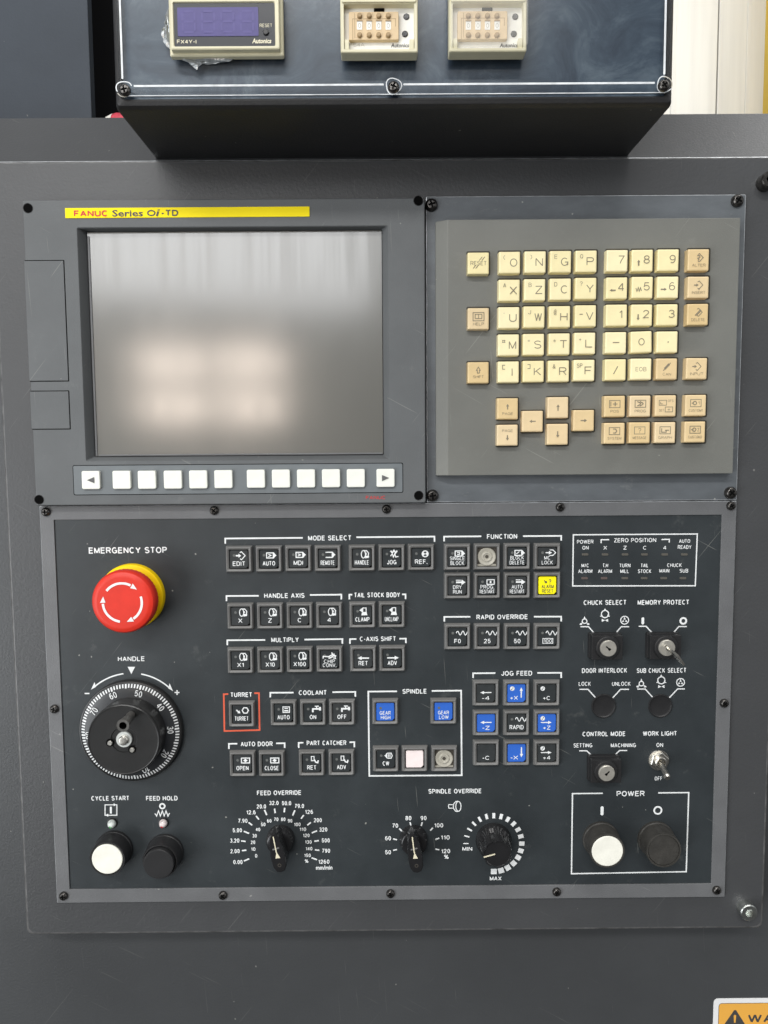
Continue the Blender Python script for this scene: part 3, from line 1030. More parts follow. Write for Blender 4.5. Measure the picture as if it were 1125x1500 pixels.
def small_arrow(b, x, z, d, l, w, y, m, head=.5, headw=None):
    """filled arrow centred at x,z pointing along unit vector d"""
    headw = headw or w * 3.2
    u = Vector(d)
    v = Vector((-u.y, u.x))
    c = Vector((x, z))
    hb = c + u * (l / 2 - l * head)
    pts = [c - u * l / 2 + v * w / 2, c - u * l / 2 - v * w / 2, hb - v * w / 2, hb - v * headw / 2, c + u * l / 2, hb + v * headw / 2, hb + v * w / 2]
    b.poly([(p.x, p.y) for p in pts], y, m)


UP, DN, LF, RT = (0, 1), (0, -1), (-1, 0), (1, 0)


def diamond_outline(b, x, z, r, w, y, m, gap=True):
    b.line([(x - r * .35, z + r * .75), (x, z + r), (x + r * .95, z), (x, z - r), (x - r * .35, z - r * .75)], w, y, m)


def key_legend(b, k, x, z, s, y):
    u = s  # half width of the key
    w = u * .085
    m = KI
    y = y - .00005
    T = lambda t, dx, dz, ww, h, bo=.0: b.text(t, x + dx * u, z + dz * u, None if ww is None else ww * u, h * u, y, m, bold=bo)
    if k in ('0', 'EOB', 'minus', 'dot', 'slash'):
        if k == '0': T('0', 0, .02, .62, .72)
        if k == 'EOB': T('EOB', 0, 0, 1.1, .42)
        if k == 'minus': b.line([(x - .32 * u, z + .02 * u), (x + .34 * u, z + .02 * u)], w, y, m)
        if k == 'dot': b.poly(circ(x + .08 * u, z, u * .07, 10), y, m)
        if k == 'slash': b.line([(x - .2 * u, z - .42 * u), (x + .22 * u, z + .36 * u)], w, y, m)
    elif k.isdigit():
        T(k, .42, .1, .62 if k != '1' else None, .8)
        if k == '8': small_arrow(b, x - .38 * u, z - .22 * u, UP, .6 * u, .13 * u, y, m, .4, .3 * u)
        if k == '2': small_arrow(b, x - .38 * u, z - .22 * u, DN, .6 * u, .13 * u, y, m, .4, .3 * u)
        if k == '4': small_arrow(b, x - .42 * u, z - .22 * u, LF, .6 * u, .13 * u, y, m, .4, .3 * u)
        if k == '6': small_arrow(b, x - .42 * u, z - .2 * u, RT, .6 * u, .13 * u, y, m, .4, .3 * u)
        if k == '5': b.line([(x - .66 * u, z - .05 * u), (x - .55 * u, z - .38 * u), (x - .42 * u, z), (x - .32 * u, z - .38 * u), (x - .2 * u, z - .02 * u), (x - .1 * u, z - .34 * u)], w * .9, y, m)
    elif (len(k) == 2 and k != 'up') or k == 'SP F':
        big, sm = k[-1], k[:-1].strip()
        T(big, .4 if big != 'I' else .36, -.02, .74 if big not in 'I' else None, .80)
        if sm in ('[', ']'):
            d = 1 if sm == '[' else -1
            b.line([(x + (-.48 + .13 * d) * u, z + .68 * u), (x + (-.48 - .13 * d) * u, z + .68 * u), (x + (-.48 - .13 * d) * u, z + .28 * u), (x + (-.48 + .13 * d) * u, z + .28 * u)], w * .8, y, m)
        elif sm == '#':
            for q in (-.09, .09):
                b.line([(x + (-.5 + q) * u, z + .5 * u), (x + (-.5 + q) * u, z + .22 * u)], w * .7, y, m)
                b.line([(x - .66 * u, z + (.36 + q) * u), (x - .34 * u, z + (.36 + q) * u)], w * .7, y, m)
        elif sm == '-':
            b.line([(x - .62 * u, z + .16 * u), (x - .3 * u, z + .16 * u)], w, y, m)
        elif sm in "'*+=":
            b.text({"'": "'", '*': '*', '+': '+', '=': '='}[sm], x - .5 * u, z + (.40 if sm in '+=' else .22 if sm == '*' else .3) * u, .26 * u if sm in '*+=' else None, .42 * u, y, m)
        else:
            T(sm, -.48, .48, (.3 if len(sm) == 1 else .56), .42)
    elif k == 'RESET':
        T('RESET', 0, 0, 1.62, .40)
        for q in (-.12, .14):
            b.line([(x + (-.42 + q) * u, z - .52 * u), (x + (-.1 + q) * u, z - .14 * u)], w * .8, y, m)
            b.line([(x + (.2 + q) * u, z + .26 * u), (x + (.5 + q) * u, z + .62 * u)], w * .8, y, m)
    elif k == 'HELP':
        b.line([(x - .55 * u, z - .22 * u), (x - .55 * u, z + .6 * u), (x + .55 * u, z + .6 * u), (x + .55 * u, z - .22 * u)], w * .8, y, m, True)
        b.line([(x - .34 * u, z), (x - .34 * u, z + .42 * u), (x + .34 * u, z + .42 * u), (x + .34 * u, z)], w * .8, y, m, True)
        b.line([(x, z + .02 * u), (x, z + .4 * u)], w * .8, y, m)
        T('HELP', 0, -.54, 1.1, .3)
    elif k == 'SHIFT':
        b.line([(x - .1 * u, z - .05 * u), (x - .1 * u, z + .22 * u), (x - .2 * u, z + .22 * u), (x, z + .56 * u), (x + .2 * u, z + .22 * u), (x + .1 * u, z + .22 * u), (x + .1 * u, z - .05 * u)], w * .8, y, m, True)
        T('SHIFT', 0, -.42, 1.08, .27)
    elif k in ('ALTER', 'INSERT', 'DELETE', 'INPUT', 'CAN'):
        T(k, .02, -.52, {'CAN': .85}.get(k, 1.35), .28)
        if k == 'CAN':
            b.line([(x - .36 * u, z - .16 * u), (x + .38 * u, z + .62 * u)], w * .9, y, m)
            b.line([(x - .22 * u, z + .02 * u), (x + .24 * u, z + .5 * u)], w * 2.6, y, m)
        else:
            diamond_outline(b, x + .06 * u, z + .22 * u, .40 * u, w * .8, y, m)
            if k in ('INSERT', 'INPUT'): small_arrow(b, x - .22 * u, z + .22 * u, RT, .46 * u, .1 * u, y, m, .5, .3 * u)
            if k == 'INSERT': b.line([(x + .06 * u, z - .26 * u), (x + .06 * u, z - .08 * u)], w, y, m)
            if k == 'ALTER':
                b.line([(x - .16 * u, z + .42 * u), (x + .06 * u, z + .42 * u), (x + .1 * u, z + .22 * u), (x - .1 * u, z + .16 * u), (x + .04 * u, z - .02 * u)], w, y, m)
            if k == 'DELETE':
                b.line([(x - .28 * u, z - .1 * u), (x + .26 * u, z + .48 * u)], w, y, m)
                b.line([(x - .14 * u, z - .1 * u), (x + .34 * u, z + .40 * u)], w, y, m)
    elif k == 'PAGEUP':
        small_arrow(b, x, z + .2 * u, UP, .56 * u, .11 * u, y, m, .45, .32 * u)
        T('PAGE', 0, -.5, 1.08, .27)
    elif k == 'PAGEDOWN':
        small_arrow(b, x, z - .26 * u, DN, .56 * u, .11 * u, y, m, .45, .32 * u)
        T('PAGE', 0, .46, 1.08, .27)
    elif k in ('left', 'right', 'up', 'down'):
        small_arrow(b, x, z, {'left': LF, 'right': RT, 'up': UP, 'down': DN}[k], .64 * u, .11 * u, y, m, .4, .34 * u)
    elif k == 'OFS':
        b.line([(x - .66 * u, z + .06 * u), (x - .66 * u, z + .56 * u), (x + .08 * u, z + .56 * u), (x + .08 * u, z + .06 * u)], w * .7, y, m, True)
        T('OFS', .5, .5, .56, .25)
        b.line([(x - .04 * u, z - .62 * u), (x - .04 * u, z - .12 * u), (x + .72 * u, z - .12 * u), (x + .72 * u, z - .62 * u)], w * .7, y, m, True)
        T('SET', -.42, -.46, .52, .25)
        T('+', .34, -.36, .3, .4)
        b.line([(x - .52 * u, z + .4 * u), (x - .52 * u, z + .2 * u), (x - .3 * u, z + .2 * u)], w * .7, y, m)
    else:
        b.line([(x - .54 * u, z - .12 * u), (x - .54 * u, z + .6 * u), (x + .54 * u, z + .6 * u), (x + .54 * u, z - .12 * u)], w * .75, y, m, True)
        T({'CUSTOM1': 'CUSTOM1', 'CUSTOM2': 'CUSTOM2'}.get(k, k), 0, -.5, {'POS': .85, 'PROG': 1.15}.get(k, 1.4), .27)
        zz = z + .24 * u
        if k == 'POS':
            b.line([(x - .2 * u, zz), (x + .28 * u, zz)], w, y, m)
            b.line([(x + .04 * u, zz - .22 * u), (x + .04 * u, zz + .22 * u)], w, y, m)
            b.line([(x - .4 * u, zz - .25 * u), (x - .4 * u, zz + .25 * u)], w * .8, y, m)
        if k == 'PROG':
            for q in (-.14, .12):
                b.line([(x + (q - .18) * u, zz + .22 * u), (x + (q + .08) * u, zz + .1 * u), (x + (q + .16) * u, zz), (x + (q + .08) * u, zz - .1 * u), (x + (q - .18) * u, zz - .22 * u)], w, y, m)
        if k == 'SYSTEM': b.line([(x - .14 * u, zz + .2 * u), (x + .1 * u, zz + .2 * u), (x + .24 * u, zz), (x + .1 * u, zz - .2 * u), (x - .14 * u, zz - .2 * u)], w, y, m)
        if k == 'MESSAGE': T('?', 0, .24, .3, .5)
        if k == 'GRAPH':
            b.line([(x - .36 * u, zz + .2 * u), (x - .36 * u, zz - .2 * u), (x + .1 * u, zz - .2 * u), (x + .1 * u, zz)], w, y, m)
            b.line([(x - .02 * u, zz), (x + .4 * u, zz)], w, y, m)
        if k.startswith('CUSTOM'):
            b.ring(circ(x - .1 * u, zz, .22 * u, 10), circ(x - .1 * u, zz, .13 * u, 10), y, m)
            T('1' if k[-1] == '1' else '2', .3, .24, .16, .34)
            b.line([(x - .42 * u, zz), (x - .2 * u, zz)], w, y, m)


for k, px, py, kind in KEYS:      # flat dark patches: key openings with their contact shade painted in
    x, z = at(px - .3, py + .3, hp)
    s = mm(34.0, hp) / 2
    KEYHOLES.poly(rrect(x - s, x + s, z - s, z + s, .0010, 2), yp - .00002, 'keyhole_shade')
KEYHOLES.build('raised_panel', kb)
READ = {'minus': '-', 'dot': '.', 'slash': '/', 'PAGEUP': 'PAGE and an up arrow', 'PAGEDOWN': 'PAGE and a down arrow', 'left': 'a left arrow', 'right': 'a right arrow', 'up': 'an up arrow', 'down': 'a down arrow', 'OFS': 'OFS SET'}
for k, px, py, kind in KEYS:
    x, z = at(px, py, hkey)
    s = mm(29.9, hkey) / 2
    b = MB()
    m = 'tan' if kind == 't' else 'cream'
    j = random.uniform(-.0002, .0002)
    rl = {'0': .03, 'INPUT': -.012}.get(k, random.uniform(-.004, .004))

    def sq(f, r, y):
        lp = rrect(-s * f, s * f, -s * f, s * f, r, 2)
        return [(x + p[0] * math.cos(rl) - p[1] * math.sin(rl), y + j - p[1] * .012, z + p[0] * math.sin(rl) + p[1] * math.cos(rl)) for p in lp]
    b.loft([sq(1.04, .0006, yp - .00005), sq(1.02, .0006, ykey + .0012), sq(.995, .0006, ykey + .0004), sq(.93, .0005, ykey + .00005), sq(.86, .0005, ykey)], m)
    sub = MB()
    key_legend(b, k, x, z, s * .95, ykey - .0002)
    o = b.build('key', kb)
    lab(o, '%s key marked %s' % ('tan' if kind == 't' else 'cream', READ.get(k, k if len(k) != 2 or k == 'up' else k[0] + ' ' + k[1])))

# ====================================================================== 4. operator panel
op = thing('operator_panel', 'wide dark operator panel of push buttons, dials and an emergency stop below the monitor', 'control panel', (at(570, 1030)[0], 0.0, at(570, 1030)[1] - .145))
fx0 = (at(58.7, 742)[0] + at(84, 1321.7)[0]) / 2
fx1 = (at(1080.2, 732)[0] + at(1059, 1313)[0]) / 2
fz1 = bz0 - .0006
fz0 = (at(84, 1321.7)[1] + at(1059, 1313)[1]) / 2
gx0 = (at(79.2, 762)[0] + at(103, 1301.8)[0]) / 2
gx1 = (at(1057.8, 753.3)[0] + at(1040, 1293.4)[0]) / 2
gz1 = (at(79.2, 762)[1] + at(1057.8, 753.3)[1]) / 2
gz0 = (at(103, 1301.8)[1] + at(1040, 1293.4)[1]) / 2
yf = -.0010
b = MB()
b.loft([(rrect(fx0, fx1, fz0, fz1, .0006), .0025), (rrect(fx0, fx1, fz0, fz1, .0006), yf + .0004), (rrect(fx0 + .0004, fx1 - .0004, fz0 + .0004, fz1 - .0004, .0006), yf),
        (rrect(gx0 - .0002, gx1 + .0002, gz0 - .0002, gz1 + .0002, .0006), yf), (rrect(gx0, gx1, gz0, gz1, .0006), yf + .0002), (rrect(gx0, gx1, gz0, gz1, .0006), .0012)], 'frame', False, False, bands={1: 'edge_glint_bright'})
b.build('frame', op)
for i, (px, py) in enumerate(((66, 750), (313, 748), (566, 746), (821, 743), (1072, 741), (78.5, 1039.5), (1062, 1031), (92, 1314), (326, 1313), (572, 1310.5), (816, 1308), (1051, 1305.5))):
    add_screw(op, px, py, yf, 6.6, rot=i * .9)
b = MB()
b.plate(gx0 + .0001, gx1 - .0001, gz0 + .0001, gz1 - .0001, .0015, 0, 'plate', .0005, 0)
face = b.build('face_plate', op)

# ---------------- printed lettering of the face plate
YP = -.00006
PRINTS = {}


class _Router:
    """sends each mark to the legend it belongs to, so every heading or scale is a sub-part of its own"""
    def __init__(self):
        self.cur = None

    def __getattr__(self, n):
        return getattr(self.cur, n)


pr = _Router()


def legend(key):
    if key not in PRINTS:
        PRINTS[key] = MB()
        PRINTS[key].lift = (len(PRINTS) % 5) * .00001
    pr.cur = PRINTS[key]


W = 'white_ink'


def PT(s, cx, cy, w, h=7.3, bold=.030, m=W, rot=0.0):
    x, z = at(cx, cy)
    pr.text(s, x, z, mm(w) if w else None, mm(h), YP, m, rot=rot, bold=bold)


def PL(pts, w=2.3, m=W, closed=False):
    pr.line([at(*p) for p in pts], mm(w), YP, m, closed)


legend('EMERGENCY STOP')
PT('EMERGENCY STOP', 187.3, 806, 114.8, 9.3, .03)
for s, x0, x1, y in (('MODE SELECT', 451.2, 514.9, 788), ('FUNCTION', 713.2, 757.7, 785.8), ('HANDLE AXIS', 386.7, 446.4, 872.4), ('TAIL STOCK BODY', 518.4, 586.3, 871.4),
                     ('MULTIPLY', 397, 437.9, 937.1), ('C-AXIS SHIFT', 526.7, 580.4, 935.7), ('RAPID OVERRIDE', 697.4, 773.7, 903.7), ('JOG FEED', 733.8, 780, 986.2),
                     ('TURRET', 337.2, 369.7, 1017.6), ('COOLANT', 437.2, 479, 1014.5), ('AUTO DOOR', 352, 400, 1089.7), ('PART CATCHER', 448.6, 508, 1088.2), ('SPINDLE', 589, 625.5, 1012.6),
                     ('CYCLE START', 133, 190.2, 1169.2), ('FEED HOLD', 213.3, 260.9, 1169.2), ('HANDLE', 172.4, 212.4, 965), ('FEED OVERRIDE', 375.4, 442.4, 1161.2), ('SPINDLE OVERRIDE', 626.2, 706.7, 1158.8)):
    legend(s)
    PT(s, (x0 + x1) / 2, y, x1 - x0)
BR = ['MODE SELECT', 'MODE SELECT', 'FUNCTION', 'FUNCTION', 'HANDLE AXIS', 'HANDLE AXIS', 'TAIL STOCK BODY', 'TAIL STOCK BODY', 'MULTIPLY', 'MULTIPLY', 'C-AXIS SHIFT', 'C-AXIS SHIFT',
      'RAPID OVERRIDE', 'RAPID OVERRIDE', 'JOG FEED', 'JOG FEED', 'COOLANT', 'COOLANT', 'AUTO DOOR', 'AUTO DOOR', 'PART CATCHER', 'PART CATCHER', 'SPINDLE']
for bi, pts in enumerate(([(330, 796.4), (330, 788.8), (443.5, 787.8)], [(522, 787), (636.3, 786), (636.5, 793.5)], [(650.5, 793), (650.5, 786), (705, 785.6)], [(766, 785.3), (822, 784.9), (822, 791.8)],
            [(331.8, 880.5), (331.8, 873), (379, 872.7)], [(454, 871.5), (500, 871), (500, 878)], [(511.8, 878), (511.8, 871), (516, 871)], [(589, 870.6), (594, 870.6), (594, 877.5)],
            [(333, 945), (333, 937.8), (388.5, 937.4)], [(446, 936.8), (501.5, 936), (501.5, 942.8)], [(512.6, 943), (512.6, 936.2), (522, 936)], [(585, 935.6), (594.5, 935.5), (594.5, 942)],
            [(650.8, 910.5), (650.8, 903.6), (689, 903.4)], [(782, 903.3), (822, 903.2), (822, 910.3)], [(693, 993), (693, 986.2), (725.5, 985.9)], [(787, 985.6), (822, 985.5), (822, 993)],
            [(396, 1021.5), (396, 1014.7), (430, 1014.5)], [(487, 1013.8), (520.5, 1013.4), (520.5, 1020.5)], [(335.3, 1097), (335.3, 1089.5), (347.5, 1089.3)], [(404.5, 1088.8), (417, 1088.6), (417, 1095.5)],
            [(437.5, 1095.5), (437.5, 1088), (444.5, 1087.8)], [(512, 1087.2), (519, 1087), (519, 1094.5)], [(581.5, 1012.6), (539.5, 1013), (541, 1136.5), (676.3, 1135.5), (675.5, 1011.5), (632.5, 1012)])):
    legend(BR[bi])
    PL(pts)
legend('TURRET')
PL([(334.5, 1016.6), (327.8, 1016.9), (328.8, 1070.8), (380.3, 1069.3), (379.3, 1015.3), (372.5, 1015.4)], 2.4, 'orange_ink')
legend('CYCLE START')
PL([(154, 1178.8), (154, 1194), (171.3, 1194), (171.3, 1178.8)], 1.4, W, True)
PL([(162.5, 1181.5), (162.5, 1191.5)], 3.0)
for (ax, ay) in ((168, 1178.8), (157, 1194)):
    d = 1 if ax > 160 else -1
    pr.poly([at(ax + 2.6 * d, ay), at(ax - 1.5 * d, ay - 2.2), at(ax - 1.5 * d, ay + 2.2)], YP, W)
legend('FEED HOLD')
c = at(237.8, 1180.8)
pr.ring(circ(*c, mm(4.9), 20), circ(*c, mm(2.5), 20), YP, W)
PL([(227, 1191.5), (229.5, 1195.3), (232.3, 1187.5), (235, 1195.3), (237.8, 1187.5), (240.6, 1195.3), (243.3, 1187.5), (246, 1195.3), (248.4, 1191)], 1.4)
legend('HANDLE')
pr.poly([at(187, 976.7), at(198, 976.7), at(192.4, 987.3)], YP, W)
hc = (192.4, 1069)
for (a0, a1, tip) in ((98, 130, 1), (80, 48, -1)):
    R_ = 83.0
    pts = [(hc[0] + R_ * math.cos(rad(a0 + (a1 - a0) * i / 14)), hc[1] - R_ * math.sin(rad(a0 + (a1 - a0) * i / 14))) for i in range(15)]
    PL(pts, 2.0)
    e = pts[-1]
    t = rad(a1)
    tx, ty = -math.sin(t) * tip, -math.cos(t) * tip
    nx, ny = math.cos(t), -math.sin(t)
    pr.poly([at(e[0] + tx * 7.5, e[1] + ty * 7.5), at(e[0] - tx * 4 + nx * 5.2, e[1] - ty * 4 + ny * 5.2), at(e[0] - tx * 1.5 + nx * .5, e[1] - ty * 1.5 + ny * .5), at(e[0] - tx * 1 - nx * 1.6, e[1] - ty * 1 - ny * 1.6)], YP, W)
PL([(124, 1015.8), (131, 1015.8)], 1.9)
PL([(255.7, 1014.4), (263, 1014.4)], 1.9)
PL([(259.4, 1010.8), (259.4, 1018)], 1.9)
legend('FEED OVERRIDE')
o5 = lambda x, y: (310 + x / 5.625, 1140 + y / 5.625)
for s, x, y in (('0.00', 217, 690), ('2.00', 193, 600), ('3.20', 190, 513), ('5.00', 212, 428), ('7.90', 257, 350), ('12.6', 325, 280), ('20.0', 410, 232), ('32.0', 513, 203), ('50.0', 617, 205), ('79.0', 723, 228),
                ('126', 803, 277), ('200', 875, 345), ('320', 920, 422), ('500', 940, 512), ('790', 943, 597), ('1260', 925, 687)):
    PT(s, *o5(x, y), 14.2 if len(s) == 4 and '.' in s else (17 if len(s) == 4 else 12.2), 6.6, .034)
PT('mm/min', *o5(928, 735), 25, 6.2, .028)
for i, (x, y) in enumerate(((288, 672), (268, 594), (262, 518), (287, 445), (320, 375), (378, 325), (445, 282), (521, 268), (600, 262), (677, 285), (748, 318), (803, 375), (847, 441), (865, 516), (869, 591), (846, 663))):
    a = math.atan2(y - 560, x - 565)
    p = o5(x, y)
    l = 3.3 if i % 3 else 4.2
    PL([(p[0] - l * math.cos(a), p[1] - l * math.sin(a)), (p[0] + l * math.cos(a), p[1] + l * math.sin(a))], 2.2)
for s, x, y in (('0', 367, 638), ('10', 343, 583), ('20', 341, 527), ('30', 354, 473), ('40', 382, 422), ('50', 425, 380), ('60', 475, 350), ('70', 532, 338), ('80', 590, 338), ('90', 646, 350), ('100', 706, 380),
                ('110', 752, 420), ('120', 780, 470), ('130', 797, 525), ('140', 803, 580), ('150', 790, 635), ('%', 783, 682)):
    PT(s, *o5(x, y), 3.2 * len(s) + .4 if s != '%' else 5.5, 5.7, .030)
legend('SPINDLE OVERRIDE')
o4 = lambda x, y: (540 + x / 4.5, 1140 + y / 4.5)
for s, x, y in (('50', 128, 487), ('60', 128, 395), ('70', 175, 312), ('80', 262, 262), ('90', 362, 262), ('100', 462, 310), ('110', 505, 390), ('120', 508, 480), ('%', 512, 517)):
    PT(s, *o4(x, y), 4.5 * len(s) if s != '%' else 7, 6.9, .034)
for x, y in ((174, 472), (174, 402), (211, 340), (276, 302), (350, 302), (415, 335), (453, 398), (453, 469)):
    a = math.atan2(y - 440, x - 313)
    p = o4(x, y)
    PL([(p[0] - 2.9 * math.cos(a), p[1] - 2.9 * math.sin(a)), (p[0] + 2.9 * math.cos(a), p[1] + 2.9 * math.sin(a))], 2.1)
legend('speed knob scale')
PT('MIN', *o4(650, 465), 15, 6.6)
PT('MAX', *o4(837, 660), 17.8, 6.6)
dc = o4(825, 430)
for i in range(19):
    a = rad(180 - 15 * i)
    wd = 1.6 + 7.4 * (i / 18) ** 0.9
    for r0, r1 in ((37.0, 44.8),):
        rm = (r0 + r1) / 2
        c0 = (dc[0] + r0 * math.cos(a), dc[1] - r0 * math.sin(a))
        c1 = (dc[0] + r1 * math.cos(a), dc[1] - r1 * math.sin(a))
        PL([c0, c1], wd)
legend('SPINDLE OVERRIDE')
s0 = o4(569, 185)
el = lambda cx, cy, rx, ry, n=20: [(cx + rx * math.cos(2 * PI * i / n), cy + ry * math.sin(2 * PI * i / n)) for i in range(n)]
PL(el(s0[0] + 5.0, s0[1], 3.8, 7.2), 1.3, W, True)
PL([(s0[0] + 4.5, s0[1] - 7.6), (s0[0] + 1.2, s0[1] - 7.2), (s0[0] - 2, s0[1] - 3.4), (s0[0] - 2.4, s0[1]), (s0[0] - 2, s0[1] + 3.4), (s0[0] + 1.2, s0[1] + 7.2), (s0[0] + 4.5, s0[1] + 7.6)], 1.3)
PL([(s0[0] - 3.2, s0[1] - 2.6), (s0[0] - 9, s0[1] - 2.6), (s0[0] - 9.6, s0[1]), (s0[0] - 9, s0[1] + 2.6), (s0[0] - 3.2, s0[1] + 2.6)], 1.3)
legend('indicator lamp captions')
o6 = lambda x, y: (830 + x / 4.891, 770 + y / 4.891)
PL([(839.8, 783.4), (1021.4, 782.2), (1018.4, 858), (838.9, 858.3)], 1.8, W, True)
for s, x, y, w in (('POWER', 133, 115, 118), ('ON', 135, 158, 45), ('X', 276, 158, 26), ('Z', 418, 158, 26), ('C', 561, 158, 28), ('4', 703, 158, 24), ('AUTO', 845, 110, 80), ('READY', 845, 153, 98),
                   ('M/C', 133, 285, 55), ('ALARM', 133, 326, 102), ('T.H', 277, 285, 40), ('ALARM', 275, 326, 102), ('TURN', 417, 285, 80), ('MILL', 415, 326, 62), ('TAIL', 558, 285, 55), ('STOCK', 558, 326, 97),
                   ('CHUCK', 772, 283, 105), ('MAIN', 700, 323, 72), ('SUB', 840, 323, 62)):
    PT(s, *o6(x, y), w / 4.891, 5.6, .022)
PT('ZERO POSITION', *o6(490, 104), 304 / 4.891, 6.3, .024)
PL([o6(247, 125), o6(247, 101), o6(305, 100)], 1.7)
PL([o6(680, 99), o6(735, 98), o6(735, 121)], 1.7)
# key switch legends
o7 = lambda x, y: (830 + x / 4.6875, 870 + y / 4.6875)
o8 = lambda x, y: (820 + x / 4.6875, 1050 + y / 4.6875)
for s, f, x0, x1, y in (('CHUCK SELECT', o7, 115, 412, 58.5), ('MEMORY PROTECT', o7, 485, 843, 57.5), ('DOOR INTERLOCK', o7, 102, 418, 525.5), ('SUB CHUCK SELECT', o7, 478, 825, 525),
                        ('CONTROL MODE', o8, 152, 455, 117), ('WORK LIGHT', o8, 567, 807, 114)):
    legend(s)
    PT(s, *f((x0 + x1) / 2, y), (x1 - x0) / 4.6875, 7.3, .027)
for s, f, x0, x1, y, h in (('LOCK', o7, 82, 167, 617, 6.3), ('UNLOCK', o7, 310, 440, 617, 6.3), ('SETTING', o8, 92, 225, 196, 6.4), ('MACHINING', o8, 348, 525, 195, 6.4), ('ON', o8, 662, 710, 193, 6.4), ('OFF', o8, 650, 705, 423, 6.4)):
    legend('DOOR INTERLOCK' if f is o7 else 'CONTROL MODE' if y < 197 and x0 < 600 else 'WORK LIGHT')
    PT(s, *f((x0 + x1) / 2, y), (x1 - x0) / 4.6875, h, .022)
legend('POWER')
PT('POWER', *o8(486, 527), 42.4, 8.4, .03)
SL = ['CHUCK SELECT', 'CHUCK SELECT', 'MEMORY PROTECT', 'MEMORY PROTECT', 'DOOR INTERLOCK', 'DOOR INTERLOCK', 'SUB CHUCK SELECT', 'SUB CHUCK SELECT', 'CONTROL MODE', 'CONTROL MODE']
for si_, (f, pts) in enumerate(((o7, ((95, 225), (150, 225), (190, 270))), (o7, ((338, 268), (375, 225), (428, 225))), (o7, ((495, 222), (545, 222), (590, 270))), (o7, ((732, 268), (770, 224), (825, 224))),
               (o7, ((88, 655), (147, 655), (203, 718))), (o7, ((312, 718), (370, 655), (428, 655))), (o7, ((485, 653), (540, 653), (595, 715))), (o7, ((705, 712), (762, 652), (812, 652))),
               (o8, ((133, 233), (185, 233), (228, 275))), (o8, ((367, 273), (410, 231), (463, 231))))):
    legend(SL[si_])
    PL([f(*p) for p in pts], 1.7)
legend('POWER')
PL([o8(295, 525), o8(87, 527), o8(80, 1077), o8(868, 1063), o8(885, 520), o8(675, 522)], 2.0)
for f, x, y, w, h in ((o7, 523, 185, 4.0, 10.6), (o8, 290, 645, 4.6, 14.4)):
    legend('MEMORY PROTECT' if f is o7 else 'POWER')
    c = at(*f(x, y))
    pr.poly(rrect(c[0] - mm(w) / 2, c[0] + mm(w) / 2, c[1] - mm(h) / 2, c[1] + mm(h) / 2, mm(w) * .49, 4), YP, W)
for f, x, y, ro, ri in ((o7, 801, 185, 5.7, 3.0), (o8, 673, 642, 6.8, 4.3)):
    legend('MEMORY PROTECT' if f is o7 else 'POWER')
    c = at(*f(x, y))
    pr.ring(circ(*c, mm(ro), 28), circ(*c, mm(ri), 28), YP, W)


def chuck_symbol(f, x, y, kind):
    p = f(x, y)
    c = at(*p)
    q = lambda dx, dy: at(p[0] + dx, p[1] + dy)
    if kind == 0:      # open jaws: ring with three outward spikes
        pr.ring(circ(*c, mm(4.2), 18), circ(*c, mm(2.7), 18), YP, W)
        pr.poly([q(-1.3, -4), q(1.3, -4), q(0, -7.6)], YP, W)
        pr.line([q(-3.4, 2.6), q(-7, 4.6)], mm(1.5), YP, W)
        pr.line([q(3.4, 2.6), q(7, 4.6)], mm(1.5), YP, W)
        pr.line([q(-7, 4.9), q(-3.5, 4.9)], mm(1.1), YP, W)
        pr.line([q(3.5, 4.9), q(7, 4.9)], mm(1.1), YP, W)
    elif kind == 1:
        pr.ring(circ(*c, mm(6.2), 20), circ(*c, mm(4.6), 20), YP, W)
        pr.poly([q(-1.8, -5.4), q(1.8, -5.4), q(0, -8.6)], YP, W)
        pr.poly([q(-7.6, 3.4), q(-4, .6), q(-3, 4.4)], YP, W)
        pr.poly([q(7.6, 3.4), q(4, .6), q(3, 4.4)], YP, W)
        pr.poly([q(-4.6, 7), q(-4.6, 11.4), q(0, 9.2)], YP, W)
        pr.poly([q(4.6, 7), q(4.6, 11.4), q(0, 9.2)], YP, W)
    else:
        pr.ring(circ(*c, mm(6.6), 20), circ(*c, mm(5.2), 20), YP, W)
        pr.poly([q(-1.6, -1), q(1.6, -1), q(0, -5)], YP, W)
        pr.poly([q(-4.4, 3), q(-2, -.4), q(-.6, 2)], YP, W)
        pr.poly([q(4.4, 3), q(2, -.4), q(.6, 2)], YP, W)


for f, a in ((o7, ((123, 187), (263, 138), (398, 180))), (o7, ((513, 616), (650, 593), (782, 607)))):
    legend('CHUCK SELECT' if a[0][1] < 300 else 'SUB CHUCK SELECT')
    for k, (x, y) in enumerate(a):
        chuck_symbol(f, x, y, k)
for key, mb_ in PRINTS.items():
    lab(mb_.build('printed_legend', face, normals=False), 'white printed legend: ' + key if key != 'TURRET' else 'white legend TURRET with an orange frame line')

# unlit indicator bars
for i, (x, y) in enumerate([(132, 206), (275, 206), (418, 206), (557, 206), (702, 206), (843, 206), (128, 376), (268, 376), (416, 376), (555, 376), (695, 376), (833, 376)]):
    px, py = o6(x, y)
    X, Z = at(px, py)
    b = MB()
    b.plate(X - mm(4.9), X + mm(4.9), Z - mm(1.7), Z + mm(1.7), 0, -.0004, 'led_bar_red' if i in (6, 7) else 'led_bar', mm(1.2), .00015)
    b.build('indicator_lamp', op)

